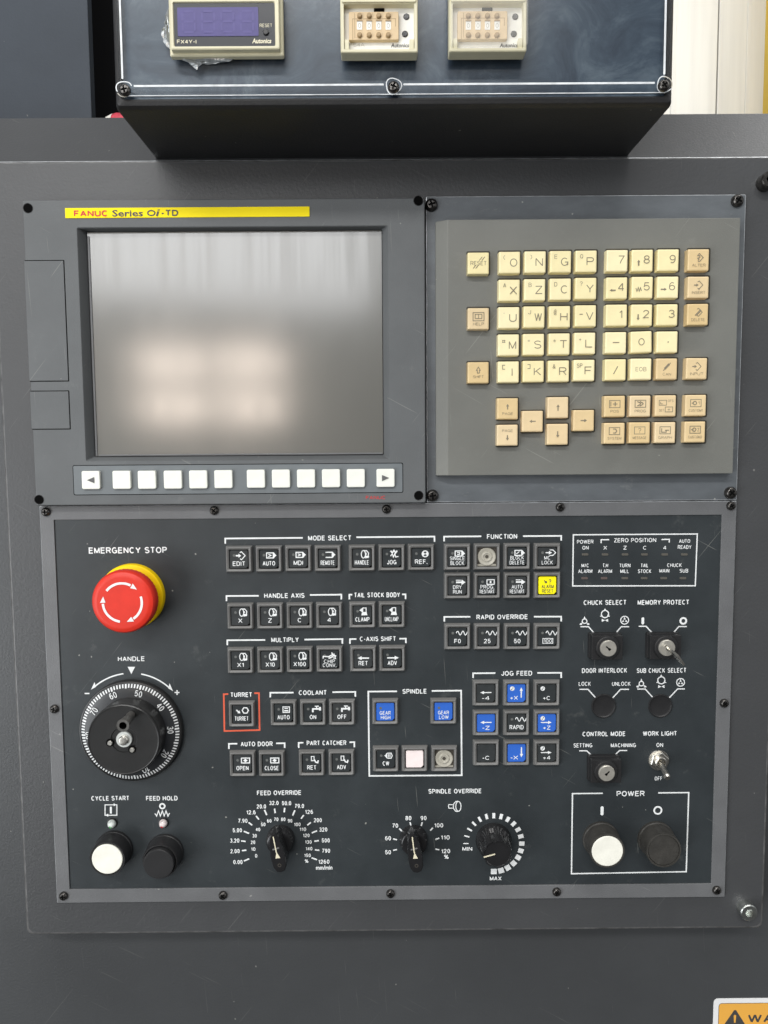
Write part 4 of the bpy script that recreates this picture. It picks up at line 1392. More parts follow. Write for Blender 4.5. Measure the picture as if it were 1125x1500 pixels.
# ---------------- push buttons
BTN = [
 ('edit', 'EDIT', 349.6, 819.8), ('auto', 'AUTO', 393.5, 819.4), ('mdi', 'MDI', 436.7, 818.6), ('remote', 'REMOTE', 480, 818.5), ('wheel', 'HANDLE', 530.2, 818), ('jog', 'JOG', 573.8, 817.6), ('ref', 'REF.', 617, 817),
 ('tag', 'SINGLE|BLOCK', 670.1, 816.6), ('lens', '', 713.8, 816.2), ('tag2', 'BLOCK|DELETE', 757.8, 815.7), ('lockarrow', 'MC|LOCK', 802.2, 815.7),
 ('tag3', 'DRY|RUN', 670.2, 858.8), ('boxdot', 'PROG.|RESTART', 714, 858.4), ('tag3', 'AUTO|RESTART', 758, 858.3), ('alarm', 'ALARM|RESET', 802.4, 858),
 ('wheel', 'X', 351.6, 903.5), ('wheel', 'Z', 395.1, 903.2), ('wheel', 'C', 438.7, 902.8), ('wheel', '4', 482, 902.4), ('clamp', 'CLAMP', 530.8, 901.6), ('clamp', 'UNCLAMP', 574.1, 901.2),
 ('wheel', 'X1', 351.8, 968.5), ('wheel', 'X10', 395.4, 968), ('wheel', 'X100', 438.7, 967.3), ('chip', 'CHIP|CONV.', 482.5, 966.6), ('aleft', 'RET', 531.9, 966), ('aright', 'ADV', 574.6, 965.6),
 ('wave', 'F0', 670.4, 933.6), ('wave', '25', 714, 933.5), ('wave', '50', 758, 933.5), ('wave', '100', 802, 933.4),
 ('j_left', '-4', 712.1, 1016.4), ('j_up', '+X', 757, 1016.4), ('j_dot', '+C', 801.6, 1016.4), ('j_left', '-Z', 712.4, 1060.2), ('jwave', 'RAPID', 757.1, 1060), ('j_right', '+Z', 801.7, 1060),
 ('j_none', '-C', 712.6, 1104.3), ('j_down', '-X', 757.3, 1104.1), ('j_right', '+4', 801.5, 1104.1),
 ('turret', 'TURRET', 353.6, 1047.3), ('coolauto', 'AUTO', 415, 1045.4), ('tap', 'ON', 458.2, 1045), ('tap', 'OFF', 500.8, 1044.7),
 ('door', 'OPEN', 354.7, 1120.1), ('door', 'CLOSE', 397.6, 1120), ('catch', 'RET', 456.4, 1119.2), ('catch', 'ADV', 500, 1118.6),
 ('gear', 'GEAR|HIGH', 564.5, 1043.7), ('gear', 'GEAR|LOW', 650, 1043.2), ('cw', 'CW', 565.3, 1113.3), ('pink', '', 607.6, 1113), ('lens', '', 651, 1113)]
BLUE = {'+X', '-Z', '+Z', '-X', 'GEAR|HIGH', 'GEAR|LOW'}
hb = .0042


def icon(b, k, x, z, u, y, m):
    """button pictograms, u = half width of the cap"""
    q = lambda dx, dz: (x + dx * u, z + dz * u)
    w = .082 * u
    if k == 'edit':
        small_arrow(b, x - .05 * u, z + .38 * u, RT, .5 * u, .14 * u, y, m, .5, .4 * u)
        diamond_outline(b, x + .22 * u, z + .38 * u, .38 * u, w, y, m)
    elif k in ('auto', 'mdi', 'tag', 'tag2', 'remote'):
        b.line([q(-.22, .62), q(.42, .62), q(.62, .4), q(.42, .14), q(-.22, .14)], w * 1.2, y, m, k != 'remote')
        b.poly([q(.36, .64), q(.72, .38), q(.36, .12)], y, m)
        if k in ('auto', 'mdi'): b.line([q(-.06, .5), q(.2, .38), q(-.06, .26)], w, y, m)
        if k == 'tag': b.line([q(-.04, .48), q(.2, .48), q(.2, .3), q(-.04, .3)], w, y, m)
        if k == 'tag2': b.line([q(-.1, .28), q(.2, .5)], w, y, m)
    elif k == 'tag3':
        small_arrow(b, x + .3 * u, z + .38 * u, RT, .9 * u, .16 * u, y, m, .42, .52 * u)
        b.line([q(-.16, .58), q(.3, .58)], w, y, m)
    elif k == 'lockarrow':
        small_arrow(b, x + .12 * u, z + .4 * u, RT, .6 * u, .1 * u, y, m, .5, .34 * u)
        b.line([q(.2, .66), q(.5, .66), q(.76, .4), q(.5, .14), q(.2, .14)], w, y, m)
    elif k == 'boxdot':
        b.line([q(-.04, .16), q(-.04, .6), q(.64, .6), q(.64, .16)], w, y, m, True)
        b.line([q(.3, .26), q(.3, .5)], w * 1.8, y, m)
    elif k == 'wheel':
        b.line([(x + (.12 + .2 * math.cos(t)) * u, z + (.4 + .36 * math.sin(t)) * u) for t in [2 * PI * i / 14 for i in range(14)]], w, y, m, True)
        b.line([q(.18, .74), q(.42, .74), q(.6, .52), q(.56, .16), q(.3, .05)], w * 1.1, y, m)
        b.poly([q(.28, .28), q(.66, .22), q(.6, .05), q(.3, .06)], y, m)
        b.poly([q(.3, .54), q(.42, .54), q(.42, .34), q(.3, .34)], y, m)
    elif k == 'jog':
        b.line([q(-.12, .7), q(.04, .52), q(.2, .74), q(.36, .52), q(.5, .72)], w * 1.6, y, m)
        b.line([q(-.12, .2), q(.04, .42), q(.14, .12), q(.28, .42), q(.36, .12), q(.62, .16)], w * 1.1, y, m)
    elif k == 'ref':
        c = q(.36, .38)
        b.poly(circ(*c, .33 * u, 20), y, m)
        for a0 in (45, 225):
            b.poly([c] + [(c[0] + .22 * u * math.cos(rad(a0 + i * 15)), c[1] + .22 * u * math.sin(rad(a0 + i * 15))) for i in range(7)], y - .00013, 'cap')
    elif k == 'clamp':
        b.line([q(.02, .72), q(.02, .3), q(.34, .3), q(.34, .72)], w, y, m, True)
        b.poly([q(-.3, .5), q(0, .74), q(.02, .28)], y, m)
        b.poly([q(-.06, .28), q(.4, .28), q(.46, .02), q(-.12, .02)], y, m)
    elif k == 'chip':
        b.line([q(-.62, .12), q(-.6, .34), q(-.1, .3), q(.3, .5), q(.2, .7)], w * 1.3, y, m)
        b.line([q(-.1, .16), q(.1, .2), q(.4, .42), q(.62, .34)], w * 1.6, y, m)
        b.line([q(.3, .2), q(.56, .12), q(.4, .6)], w, y, m)
    elif k == 'aleft': small_arrow(b, x, z + .12 * u, LF, 1.1 * u, .13 * u, y, m, .36, .38 * u)
    elif k == 'aright': small_arrow(b, x + .06 * u, z + .12 * u, RT, 1.1 * u, .13 * u, y, m, .36, .38 * u)
    elif k in ('wave', 'jwave'):
        b.line([(x + (-.14 + .84 * i / 16) * u, z + (.4 + .19 * math.sin(i / 24 * 2.5 * 2 * PI)) * u) for i in range(25)], w * .95, y, m)
    elif k == 'turret':
        small_arrow(b, x - .32 * u, z + .3 * u, (.75, -.66), .5 * u, .12 * u, y, m, .5, .34 * u)
        c = q(.34, .42)
        b.line(circ(*c, .3 * u, 6), w * 1.2, y, m, True)
    elif k == 'coolauto':
        b.line([q(-.06, .1), q(-.06, .64), q(.56, .64), q(.56, .1)], w, y, m, True)
        b.poly([q(.0, .2), q(.5, .2), q(.42, .34), q(.08, .34)], y, m)
        b.line([q(.08, .5), q(.42, .5)], w, y, m)
    elif k == 'tap':
        b.line([q(-.02, .1), q(-.02, .42), q(.7, .42)], w * 1.9, y, m)
        b.line([q(.34, .42), q(.34, .68)], w * 1.2, y, m)
        b.line([q(.18, .68), q(.56, .68)], w * 1.2, y, m)
        b.poly([q(.56, .6), q(.76, .6), q(.76, .26), q(.56, .26)], y, m)
    elif k == 'door':
        b.line([q(-.1, .14), q(-.1, .62), q(.68, .62), q(.68, .14)], w * 1.2, y, m, True)
        b.poly([q(.06, .38), q(.28, .56), q(.5, .38), q(.28, .2)], y, m)
    elif k == 'catch':
        b.line([q(-.04, .3), q(-.04, .72), q(.22, .72), q(.22, .3)], w, y, m, True)
        b.line([q(.26, .4), q(.36, .16), q(.56, .1), q(.62, .34)], w * 1.5, y, m)
    elif k == 'cw':
        b.line([q(-.08, .4), q(.1, .64), q(.48, .66), q(.6, .4), q(.48, .14), q(.1, .16)], w, y, m, True)
        b.poly([q(-.18, .4), q(.12, .62), q(.12, .18)], y, m)
        b.line([q(.24, .56), q(.24, .24)], w, y, m)
        b.line([q(.38, .56), q(.38, .24)], w, y, m)


def sphere_mark(b, x, z, r, y, m):
    b.poly(circ(x, z, r, 18), y, m)
    for a0 in (20, 200):
        b.poly([(x, z)] + [(x + r * .62 * math.cos(rad(a0 + i * 10)), z + r * .62 * math.sin(rad(a0 + i * 10))) for i in range(7)], y - .00013, 'cap')


def cap_outline(x, z, s, cut):
    r = s * .10
    pts = [(x - s + r, z - s), (x + s - cut, z - s), (x + s, z - s + cut), (x + s, z + s - r), (x + s - r, z + s), (x - s + r, z + s), (x - s, z + s - r), (x - s, z - s + r)]
    return pts


for k, txt, px, py in BTN:
    x, z = at(px, py, hb)
    s = mm(39.6, hb) / 2
    si = s * .735
    b = MB()
    # moulded frame with sloped sides and a dished front
    b.loft([(rrect(x - s, x + s, z - s, z + s, .0005, 2), 0), (rrect(x - s, x + s, z - s, z + s, .0005, 2), -.0012),
            (rrect(x - s * .985, x + s * .985, z - s * .985, z + s * .985, .0006, 2), -.0018),
            (rrect(x - s * .91, x + s * .91, z - s * .90, z + s * .91, .0008, 2), -hb + .0002), (rrect(x - s * .87, x + s * .87, z - s * .86, z + s * .87, .0010, 2), -hb),
            (rrect(x - s * .78, x + s * .78, z - s * .78, z + s * .78, .0012, 2), -hb + .0004),
            (rrect(x - si, x + si, z - si, z + si, .0008, 2), -hb + .0010), (rrect(x - si, x + si, z - si, z + si, .0008, 2), -.0006)], 'btn', False, False)
    b.poly(rrect(x - si, x + si, z - si, z + si, .0008, 2), -.0006, 'socket')
    o = b.build('push_button', op)
    words = txt.replace('|', ' ')
    b = MB()
    if k == 'lens':
        b.poly(rrect(x - si * .99, x + si * .99, z - si * .99, z + si * .99, .0006, 2), -.0009, 'lens_dark')
        b.poly(rrect(x - si * .95, x + si * .95, z - si * .95, z - si * .75, .0004, 2), -.0012, 'lens')
        R_ = si * .92
        b.lathe(x, z, [(R_, -.0008), (R_, -.0020), (R_ * .93, -.0024), (R_ * .80, -.0022), (R_ * .62, -.0018), (R_ * .55, -.0026), (R_ * .42, -.0028), (R_ * .33, -.0021), (R_ * .22, -.0021), (R_ * .2, -.0016)], 'lens', 32)
        b.poly(circ(x, z, R_ * .19, 14), -.0018, 'lens_dark')
        c = b.build('bare_lamp_lens', o)
        lab(o, 'push button without its cap, bare round lens showing')
        continue
    col = 'cap_blue' if txt in BLUE else 'cap_yellow' if k == 'alarm' else 'cap_pink' if k == 'pink' else 'cap'
    u = si * (.93 if col == 'cap' or col == 'cap_blue' else .90)
    yc = -.0031
    cut = u * .24
    b.loft([(cap_outline(x, z, u, cut), -.0008), (cap_outline(x, z, u, cut), yc + .0003), (cap_outline(x, z, u * .955, cut), yc)], col)
    y = yc - .00005
    ink = 'dark_ink' if k == 'alarm' else W
    lines = [t for t in txt.split('|') if t]
    T = lambda t, dx, dz, w_, h, bo=.012: b.text(t, x + dx * u, z + dz * u, None if w_ is None else w_ * u, h * u, y, ink, bold=bo)
    if k not in ('pink', 'alarm') and not k.startswith('j_'):
        b.poly(circ(x - .52 * u, z + .44 * u, .15 * u, 12), y, 'led_off')
    if k == 'alarm':
        T('?', .28, .46, .3, .5, .02)
        small_arrow(b, x - .22 * u, z + .42 * u, (.72, -.69), .46 * u, .11 * u, y, ink, .5, .34 * u)
        T(lines[0], .02, -.12, 1.36, .40)
        T(lines[1], .02, -.62, 1.28, .40)
    elif k == 'pink':
        pass
    elif k == 'gear':
        T(lines[0], -.02, -.10, 1.22, .42, .014)
        T(lines[1], .02, -.62, 1.06, .42, .014)
    elif k.startswith('j_'):
        T(txt, -.02 if k not in ('j_up', 'j_down') else -.28, -.52 if k not in ('j_up', 'j_down') else -.5, .86, .46, .022)
        if k == 'j_left': small_arrow(b, x - .02 * u, z + .1 * u, LF, 1.24 * u, .11 * u, y, W, .34, .36 * u)
        if k == 'j_right':
            small_arrow(b, x - .08 * u, z + .08 * u, RT, 1.2 * u, .11 * u, y, W, .34, .36 * u)
        if k == 'j_up': small_arrow(b, x + .52 * u, z + .1 * u, UP, 1.16 * u, .13 * u, y, W, .34, .36 * u)
        if k == 'j_down': small_arrow(b, x + .52 * u, z + .1 * u, DN, 1.16 * u, .13 * u, y, W, .34, .36 * u)
        if txt in ('+X', '+C', '+Z', '+4'):
            sphere_mark(b, x - .48 * u, z + .56 * u, .25 * u, y - .0001, W)
    else:
        icon(b, k, x + .02 * u, z - .03 * u, u * 1.16, y, W)
        if len(lines) == 2:
            T(lines[0], 0, -.12 if k != 'chip' else -.2, min(1.62, .27 * len(lines[0]) + .14), .42, .018)
            T(lines[1], 0, -.64, min(1.62, .27 * len(lines[1]) + .14), .42, .018)
        elif txt == '100':
            b.line([(x - .48 * u, z - .72 * u), (x - .48 * u, z - .18 * u), (x + .62 * u, z - .18 * u), (x + .62 * u, z - .72 * u)], .07 * u, y, W, True)
            T('100', .07, -.45, .9, .40)
        else:
            n = len(txt)
            T(txt, .0, -.46, {1: .44, 2: .72, 3: 1.02, 4: 1.36}.get(n, 1.56), .50, .022)
    b.build('button_cap', o)
    if k == 'pink':
        lab(o, 'push button with a faded pale pink cap')
    elif k == 'alarm':
        lab(o, 'push button with a yellow cap marked ALARM RESET')
    else:
        lab(o, 'push button with a %s cap marked %s' % ('blue' if col == 'cap_blue' else 'dark', words))

# ---------------- emergency stop
x, z = at(191.0, 874.5, .006)
b = MB()
R_ = mm(48.4, .006)
b.lathe(x, z, [(R_, 0), (R_, -.0040), (R_ * .985, -.0052), (R_ * .955, -.0058), (R_ * .70, -.0068), (R_ * .60, -.010), (R_ * .55, -.016)], 'stop_yellow', 64)
es = b.build('emergency_stop_button', op)
lab(es, 'red mushroom emergency stop on a yellow collar')
hc_ = .031
xc, zc = at(179.2, 882.7, hc_)
R_ = mm(47.6, hc_)
b = MB()
n = 96
rib = lambda i: 1.0 if i % 2 else .988
b.loft([(circ(xc, zc, R_ * .72, n), -.010), (circ(xc, zc, R_ * .74, n), -.0160), (circ(xc, zc, R_ * .97, n, 0, rib), -.0185), (circ(xc, zc, R_, n, 0, rib), -.0215), (circ(xc, zc, R_, n, 0, rib), -.0262),
        (circ(xc, zc, R_ * .985, n), -.0282), (circ(xc, zc, R_ * .94, n), -.0298), (circ(xc, zc, R_ * .86, n), -hc_ + .0003), (circ(xc, zc, R_ * .78, n), -hc_), (circ(xc, zc, R_ * .3, n), -hc_ + .0003)], 'red')
ra = R_ * .605
for a0, a1 in ((142, 50), (18, -70), (-99, -190)):
    pts = [(xc + ra * math.cos(rad(a0 + (a1 - a0) * i / 14)), zc + ra * math.sin(rad(a0 + (a1 - a0) * i / 14))) for i in range(13)]
    b.line(pts, R_ * .075, -hc_ - .0001, W)
    t = rad(a1 + 10)
    e = (xc + ra * math.cos(t), zc + ra * math.sin(t))
    tx, tz = math.sin(t), -math.cos(t)
    nx, nz = math.cos(t), math.sin(t)
    l = R_ * .20
    b.poly([(e[0] + tx * l - nx * l * .1, e[1] + tz * l - nz * l * .1), (e[0] + nx * l * .42, e[1] + nz * l * .42), (e[0] - nx * l * .42, e[1] - nz * l * .42)], -hc_ - .0001, W)
b.build('mushroom_cap', es)

# ---------------- hand wheel
hx, hz = at(192.2, 1070.5, .003)
RD = mm(77.3, .003)
b = MB()
b.lathe(hx, hz, [(RD, 0), (RD, -.0035), (RD * .985, -.0046), (RD * .965, -.0048), (RD * .955, -.0044)], 'wheel', 72, cap1=False)
b.lathe(hx, hz, [(RD * .955, -.0044), (RD * .80, -.0064), (RD * .5, -.0066)], 'dial', 72)


def dial_y(r):
    t = (r / RD - .80) / (.955 - .80)
    return -.0064 + .0020 * max(0, t) - .00025


for i in range(100):
    a = rad(93.5 + (i - 55) * 3.6)
    r0, r1 = RD * (.875 if i % 5 else .865), RD * .945
    wd = .00050 if i % 5 else .00062
    ux, uz = math.cos(a), math.sin(a)
    ii = b.mi('white_ink')
    base = len(b.v)
    for rr, sg in ((r0, 1), (r0, -1), (r1, -1), (r1, 1)):
        b.v.append((hx + ux * rr - uz * wd * sg, dial_y(rr), hz + uz * rr + ux * wd * sg))
    b.f.append((base, base + 1, base + 2, base + 3))
    b.m.append(ii)
for n_ in range(0, 100, 10):
    a = rad(93.5 + (n_ - 55) * 3.6)
    rr = RD * .790
    b.text(str(n_), hx + rr * math.cos(a), hz + rr * math.sin(a), mm(11.0 if n_ else 4.6), mm(9.4), -.0070, W, rot=a - PI / 2, bold=.012)
hw = b.build('hand_wheel', op)
lab(hw, 'black hand wheel with a white graduated dial')
hw_h = .0235
kx, kz = at(181, 1084, hw_h)
RK = mm(55, hw_h)
b = MB()
b.lathe(kx, kz, [(RK * .985, -.0060), (RK * .985, -.0095), (RK * .99, -.012), (RK, -.0215), (RK * .985, -.0230), (RK * .955, -hw_h), (RK * .93, -hw_h + .0003), (RK * .36, -hw_h + .0003), (RK * .34, -hw_h + .0012), (RK * .2, -hw_h + .0012)], 'wheel', 64)
for dx, dz in ((-31, 36), (28, -4), (-14, -46)):
    pass
b.build('wheel_body', hw)
hx2, hz2 = at(181.8, 1083.3, hw_h)
b = MB()
b.lathe(hx2, hz2, [(mm(12, hw_h), -hw_h + .0014), (mm(12, hw_h), -hw_h - .0002), (mm(11.3, hw_h), -hw_h - .0006)], 'washer', 32)
b.lathe(hx2, hz2, [(mm(7.2, hw_h), -hw_h - .0005), (mm(7.2, hw_h), -hw_h - .0024), (mm(6, hw_h), -hw_h - .0031), (mm(3, hw_h), -hw_h - .0033)], 'steel', 28)
b.build('hub_washer', hw)
for px, py in ((161.7, 1088), (194.2, 1098)):
    X, Z = at(px, py, hw_h)
    b = MB()
    b.lathe(X - .0004, Z, [(mm(6, hw_h), -hw_h + .0002), (mm(5.8, hw_h), -hw_h - .00005)], 'socket', 20)
    b.lathe(X, Z, [(mm(3.9, hw_h), -hw_h), (mm(3.9, hw_h), -hw_h - .0012), (mm(3, hw_h), -hw_h - .0016)], 'steel', 20)
    b.build('hub_bolt', hw)
b = MB()
p0x, p0z = at(192.5, 1047, hw_h)
p1x, p1z = at(180, 1063, hw_h + .026)
L_ = []
for t, r_ in ((0, 5.8), (.12, 6.8), (.3, 6.0), (.8, 8.4), (.95, 9.8), (1.0, 9.4)):
    cx_, cz_ = p0x + (p1x - p0x) * t, p0z + (p1z - p0z) * t
    L_.append((circ(cx_, cz_, mm(r_, hw_h + .02), 28), -hw_h - .026 * t))
L_.append((circ(p1x, p1z, mm(5.6, hw_h + .02), 28), -hw_h - .026))
b.loft(L_, 'crank', False, False)
b.loft([(circ(p1x, p1z, mm(5.6, hw_h + .02), 28), -hw_h - .026), (circ(p1x, p1z, mm(5.2, hw_h + .02), 28), -hw_h - .018)], 'socket')
b.build('crank_handle', hw)

# ---------------- cycle start / feed hold lamps and buttons, power buttons
for px, py, dm, core, words in ((163.3, 1207.3, 'dome_green', 'green_dot', 'greenish'), (238.6, 1206.8, 'dome_red', 'red_dot', 'reddish')):
    X, Z = at(px, py, .002)
    b = MB()
    b.lathe(X, Z, [(mm(8.0), 0), (mm(7.8), -.0008), (mm(6.8), -.0010)], 'black_gloss', 28)
    R_ = mm(6.3)
    b.lathe(X, Z, [(R_, -.0010), (R_ * .98, -.0020), (R_ * .86, -.0031), (R_ * .6, -.0039), (R_ * .3, -.0042), (R_ * .05, -.0043)], dm, 28)
    b.lathe(X - R_ * .1, Z - R_ * .4, [(R_ * .36, -.0036), (R_ * .3, -.0041)], core, 14)
    lab(b.build('signal_lamp', op), 'small clear %s domed signal lamp' % words)


def round_button(px, py, rim, capr, h, m, extra=0.0, words='', teeth=0):
    X, Z = at(px, py, h)
    b = MB()
    R_ = mm(rim, h)
    n = 64
    tf = (lambda i: 1.0 if (i // 4) % 2 else .985) if teeth else None
    b.loft([(circ(X, Z, R_ * 1.06, n), 0), (circ(X, Z, R_ * 1.06, n), -.0025), (circ(X, Z, R_ * 1.02, n, 0, tf), -.0032), (circ(X, Z, R_ * 1.01, n, 0, tf), -h * .55), (circ(X, Z, R_, n), -h * .6),
            (circ(X, Z, R_, n), -h + .0008), (circ(X, Z, R_ * .97, n), -h), (circ(X, Z, R_ * .90, n), -h), (circ(X, Z, R_ * .885, n), -h + .0006), (circ(X, Z, R_ * .88, n), -h + .004)], 'rubber' if teeth else 'black', False, True)
    o = b.build('pilot_button', op)
    lab(o, words)
    yc = -h - extra
    rc = mm(capr, h)
    Xc, Zc = X, Z
    b = MB()
    b.lathe(Xc, Zc, [(rc, -h + .004), (rc, yc + .0005), (rc * .97, yc + .0001), (rc * .9, yc), (rc * .4, yc + .00015)], m, 48)
    b.build('button_cap', o)
    return o


round_button(157, 1258.5, 27.5, 23.4, .0160, 'white_btn', .0004, 'black collared push button with a white round cap, marked CYCLE START')
round_button(234.2, 1262, 27.0, 23.2, .0150, 'black', .0042, 'black collared push button with a black cap, marked FEED HOLD')
round_button(889.8, 1246.8, 27, 23.9, .0185, 'white_btn', .0003, 'tall rubber collared push button with a white cap, marked POWER I', 1)
round_button(972.8, 1246.4, 27, 23.9, .0185, 'rubber', -.0006, 'tall rubber collared push button with a black cap, marked POWER O', 1)


# ---------------- rotary pointer knobs
def pointer_knob(px, py, ang, words):
    h = .0225
    X, Z = at(px, py, h)
    b = MB()
    s = mm(21.5)
    n = 48
    b.lathe(X, Z, [(s * 1.0, 0), (s * 1.0, -.003), (s * .97, -.0055), (s * .86, -.0085), (s * .7, -.0095)], 'black_gloss', n)
    c, sn = math.cos(ang), math.sin(ang)
    R2 = lambda u, v: (X + u * c - v * sn, Z + u * sn + v * c)

    def bar(wd, up, dn):
        pts = [(wd * .30, up), (wd * .62, up * .80), (wd * .9, up * .3), (wd, -dn * .25), (wd * .92, -dn * .72), (wd * .55, -dn * .97), (0, -dn * 1.02)]
        pts += [(-u, v) for u, v in reversed(pts[:-1])]
        return [R2(u, v) for u, v in pts]
    w_, u_, d_ = mm(11.0), mm(30), mm(30)
    b.loft([(bar(w_ * 1.06, u_ * .86, d_ * .9), -.006), (bar(w_ * 1.02, u_ * .92, d_ * .95), -.012), (bar(w_ * .97, u_ * .98, d_), -h + .0012), (bar(w_ * .90, u_ * .95, d_ * .97), -h + .0003), (bar(w_ * .78, u_ * .9, d_ * .9), -h)], 'black_gloss')
    p = R2(0, -d_ * .62)
    b.ring(circ(*p, mm(2.6), 16), circ(*p, mm(1.9), 16), -h - .0001, 'lens_dark')
    o = b.build('rotary_knob', op)
    lab(o, words)
    b = MB()
    b.line([R2(0, u_ * .86), R2(-mm(.4), u_ * .1), R2(mm(.3), -d_ * .1)], mm(1.6), -h - .0001, 'ivory_ink')
    b.poly([R2(0, d_ * .06), R2(mm(3.6), -d_ * .26), R2(-mm(3.6), -d_ * .24)], -h - .00012, 'ivory_ink')
    b.line([R2(-mm(5), u_ * .22), R2(mm(5), u_ * .26)], mm(2.2), -h - .00006, 'btn')
    b.build('pointer_mark', o)


pointer_knob(405.5, 1250.0, rad(11), 'black pointer knob with an ivory line on the FEED OVERRIDE dial')
pointer_knob(607.5, 1250.5, rad(8), 'black pointer knob with an ivory line on the SPINDLE OVERRIDE dial')
# fluted speed knob
h = .0215
X, Z = at(728.8, 1251.5, h)
b = MB()
n = 56
R_ = mm(26)
fl = lambda i: 1.0 - .13 * (0.5 + .5 * math.cos(i / n * 7 * 2 * PI)) ** 2
b.loft([(circ(X, Z, R_ * 1.04, n), 0), (circ(X, Z, R_ * 1.04, n), -.0016), (circ(X, Z, R_, n), -.0026), (circ(X, Z, R_ * .98, n), -.0065), (circ(X, Z, R_ * .90, n, 0, fl), -.0090), (circ(X, Z, R_ * .86, n, 0, fl), -h + .0016), (circ(X, Z, R_ * .80, n, 0, fl), -h), (circ(X, Z, R_ * .74, n), -h + .0001), (circ(X, Z, R_ * .70, n), -h + .0006)], 'black_gloss')
o = b.build('rotary_knob', op)
lab(o, 'fluted black round knob between MIN and MAX marks')
b = MB()
b.line([(X - R_ * .78, Z - R_ * .16), (X - R_ * .14, Z + R_ * .02)], mm(2), -h - .0001, 'ivory_ink')
b.build('pointer_mark', o)


# ---------------- key switches, plugs, toggle
def key_switch(px, py, lx, ly, words, slot):
    h = .0095
    X, Z = at(px, py, h)
    hw_, hh_ = mm(23.2, h), mm(18.2, h)
    b = MB()
    b.plate(X - hw_ - .0006, X + hw_ + .0006, Z - hh_ - .0006, Z + hh_ + .0006, 0, -.004, 'black', .0008, .0005)
    b.plate(X - hw_, X + hw_, Z - hh_, Z + hh_, -.003, -h, 'black', .0008, .0006)
    X2, Z2 = at(lx, ly, h + .004)
    b.lathe(X2, Z2, [(mm(18.3, h), -h + .0002), (mm(18.2, h), -h - .001), (mm(17, h), -h - .0022), (mm(14, h), -h - .0028)], 'black', 40)
    o = b.build('key_switch', op)
    lab(o, words)
    b = MB()
    yl = -h - .0045
    R_ = mm(12.2, h)
    b.lathe(X2, Z2, [(R_, -h - .002), (R_, yl + .0006), (R_ * .93, yl)], 'lock', 40)
    t = slot
    for sgn, l_, w_ in ((1, .42, .085), (-1, .28, .15)):
        u, v = math.cos(t) * sgn, math.sin(t) * sgn
        b.line([(X2, Z2), (X2 + u * R_ * l_, Z2 + v * R_ * l_)], R_ * w_ * 2, yl - .00005, 'socket')
    b.build('lock_cylinder', o)
    return X2, Z2, yl


key_switch(889.7, 949, 891.4, 950, 'black square key switch with a nickel lock, marked CHUCK SELECT', rad(140))
mxk, mzk, myk = key_switch(975.3, 948.5, 977.2, 949.3, 'black square key switch holding a key, marked MEMORY PROTECT', rad(125))
key_switch(888, 1130, 888.9, 1133, 'black square key switch with a nickel lock, marked CONTROL MODE', rad(45))
for px, py, r_, words in ((885, 1035.3, 18.4, 'dark round blanking plug under DOOR INTERLOCK'), (968.2, 1035, 18.0, 'dark round blanking plug under SUB CHUCK SELECT')):
    X, Z = at(px, py, .002)
    R_ = mm(r_)
    b = MB()
    b.lathe(X, Z, [(R_, 0), (R_, -.0007), (R_ * .96, -.0012), (R_ * .90, -.0012), (R_ * .84, -.0006), (R_ * .7, -.0003), (R_ * .3, -.0002)], 'black', 48)
    lab(b.build('blanking_plug', op), words)
X, Z = at(966.6, 1115.5, .003)
b = MB()
R_ = mm(15.5)
b.lathe(X, Z, [(R_, 0), (R_, -.0009), (R_ * .95, -.0011)], 'steel', 32)
hexa = lambda s: circ(X, Z, s, 6, .3)
b.loft([(hexa(R_ * .92), -.001), (hexa(R_ * .92), -.0032), (hexa(R_ * .84), -.0037)], 'steel')
b.lathe(X, Z, [(R_ * .56, -.0036), (R_ * .56, -.0058), (R_ * .50, -.0062), (R_ * .40, -.0060), (R_ * .38, -.004)], 'steel', 28)
o = b.build('toggle_switch', op)
lab(o, 'nickel toggle switch flipped down towards OFF')
b = MB()
p = Vector((X, -.0045, Z))
h2 = .0215
qx, qz = at(978.0, 1140.0, h2)
q = Vector((qx, -h2, qz))
d = (q - p)
b.tube(p, p + d * .9, .0016, .0026, 'steel', 18)
b.tube(p + d * .9, q, .0026, .0018, 'steel', 18)
b.build('lever', o)

# the key standing in the memory lock: a thing of its own
ky = thing('key', 'flat steel key standing in the MEMORY PROTECT lock', 'key', (mxk, myk, mzk))
b = MB()
p = Vector((mxk, myk + .002, mzk))
h3 = .036
qx, qz = at(996, 966, h3)
q = Vector((qx, -h3, qz))
d = (q - p).normalized()
side = Vector((math.cos(rad(125)), 0, math.sin(rad(125))))
nrm = d.cross(side).normalized()


def slab(b, a, c_, w0, w1, t, m):
    L_ = []
    for pt, w_ in ((a, w0), (c_, w1)):
        L_.append([tuple(pt + side * w_ * i + nrm * t * j) for i, j in ((-1, -1), (1, -1), (1, 1), (-1, 1))])
    b.loft(L_, m, True, True)


slab(b, p, p + d * .012, .0021, .0021, .0006, 'steel')
b.build('blade', ky)
b = MB()
slab(b, p + d * .0118, p + d * .0150, .0022, .0042, .0008, 'steel')
slab(b, p + d * .0150, p + d * .026, .0042, .0044, .0008, 'steel')
slab(b, p + d * .026, q + d * .002, .0044, .0026, .0008, 'steel')
b.build('bow', ky)

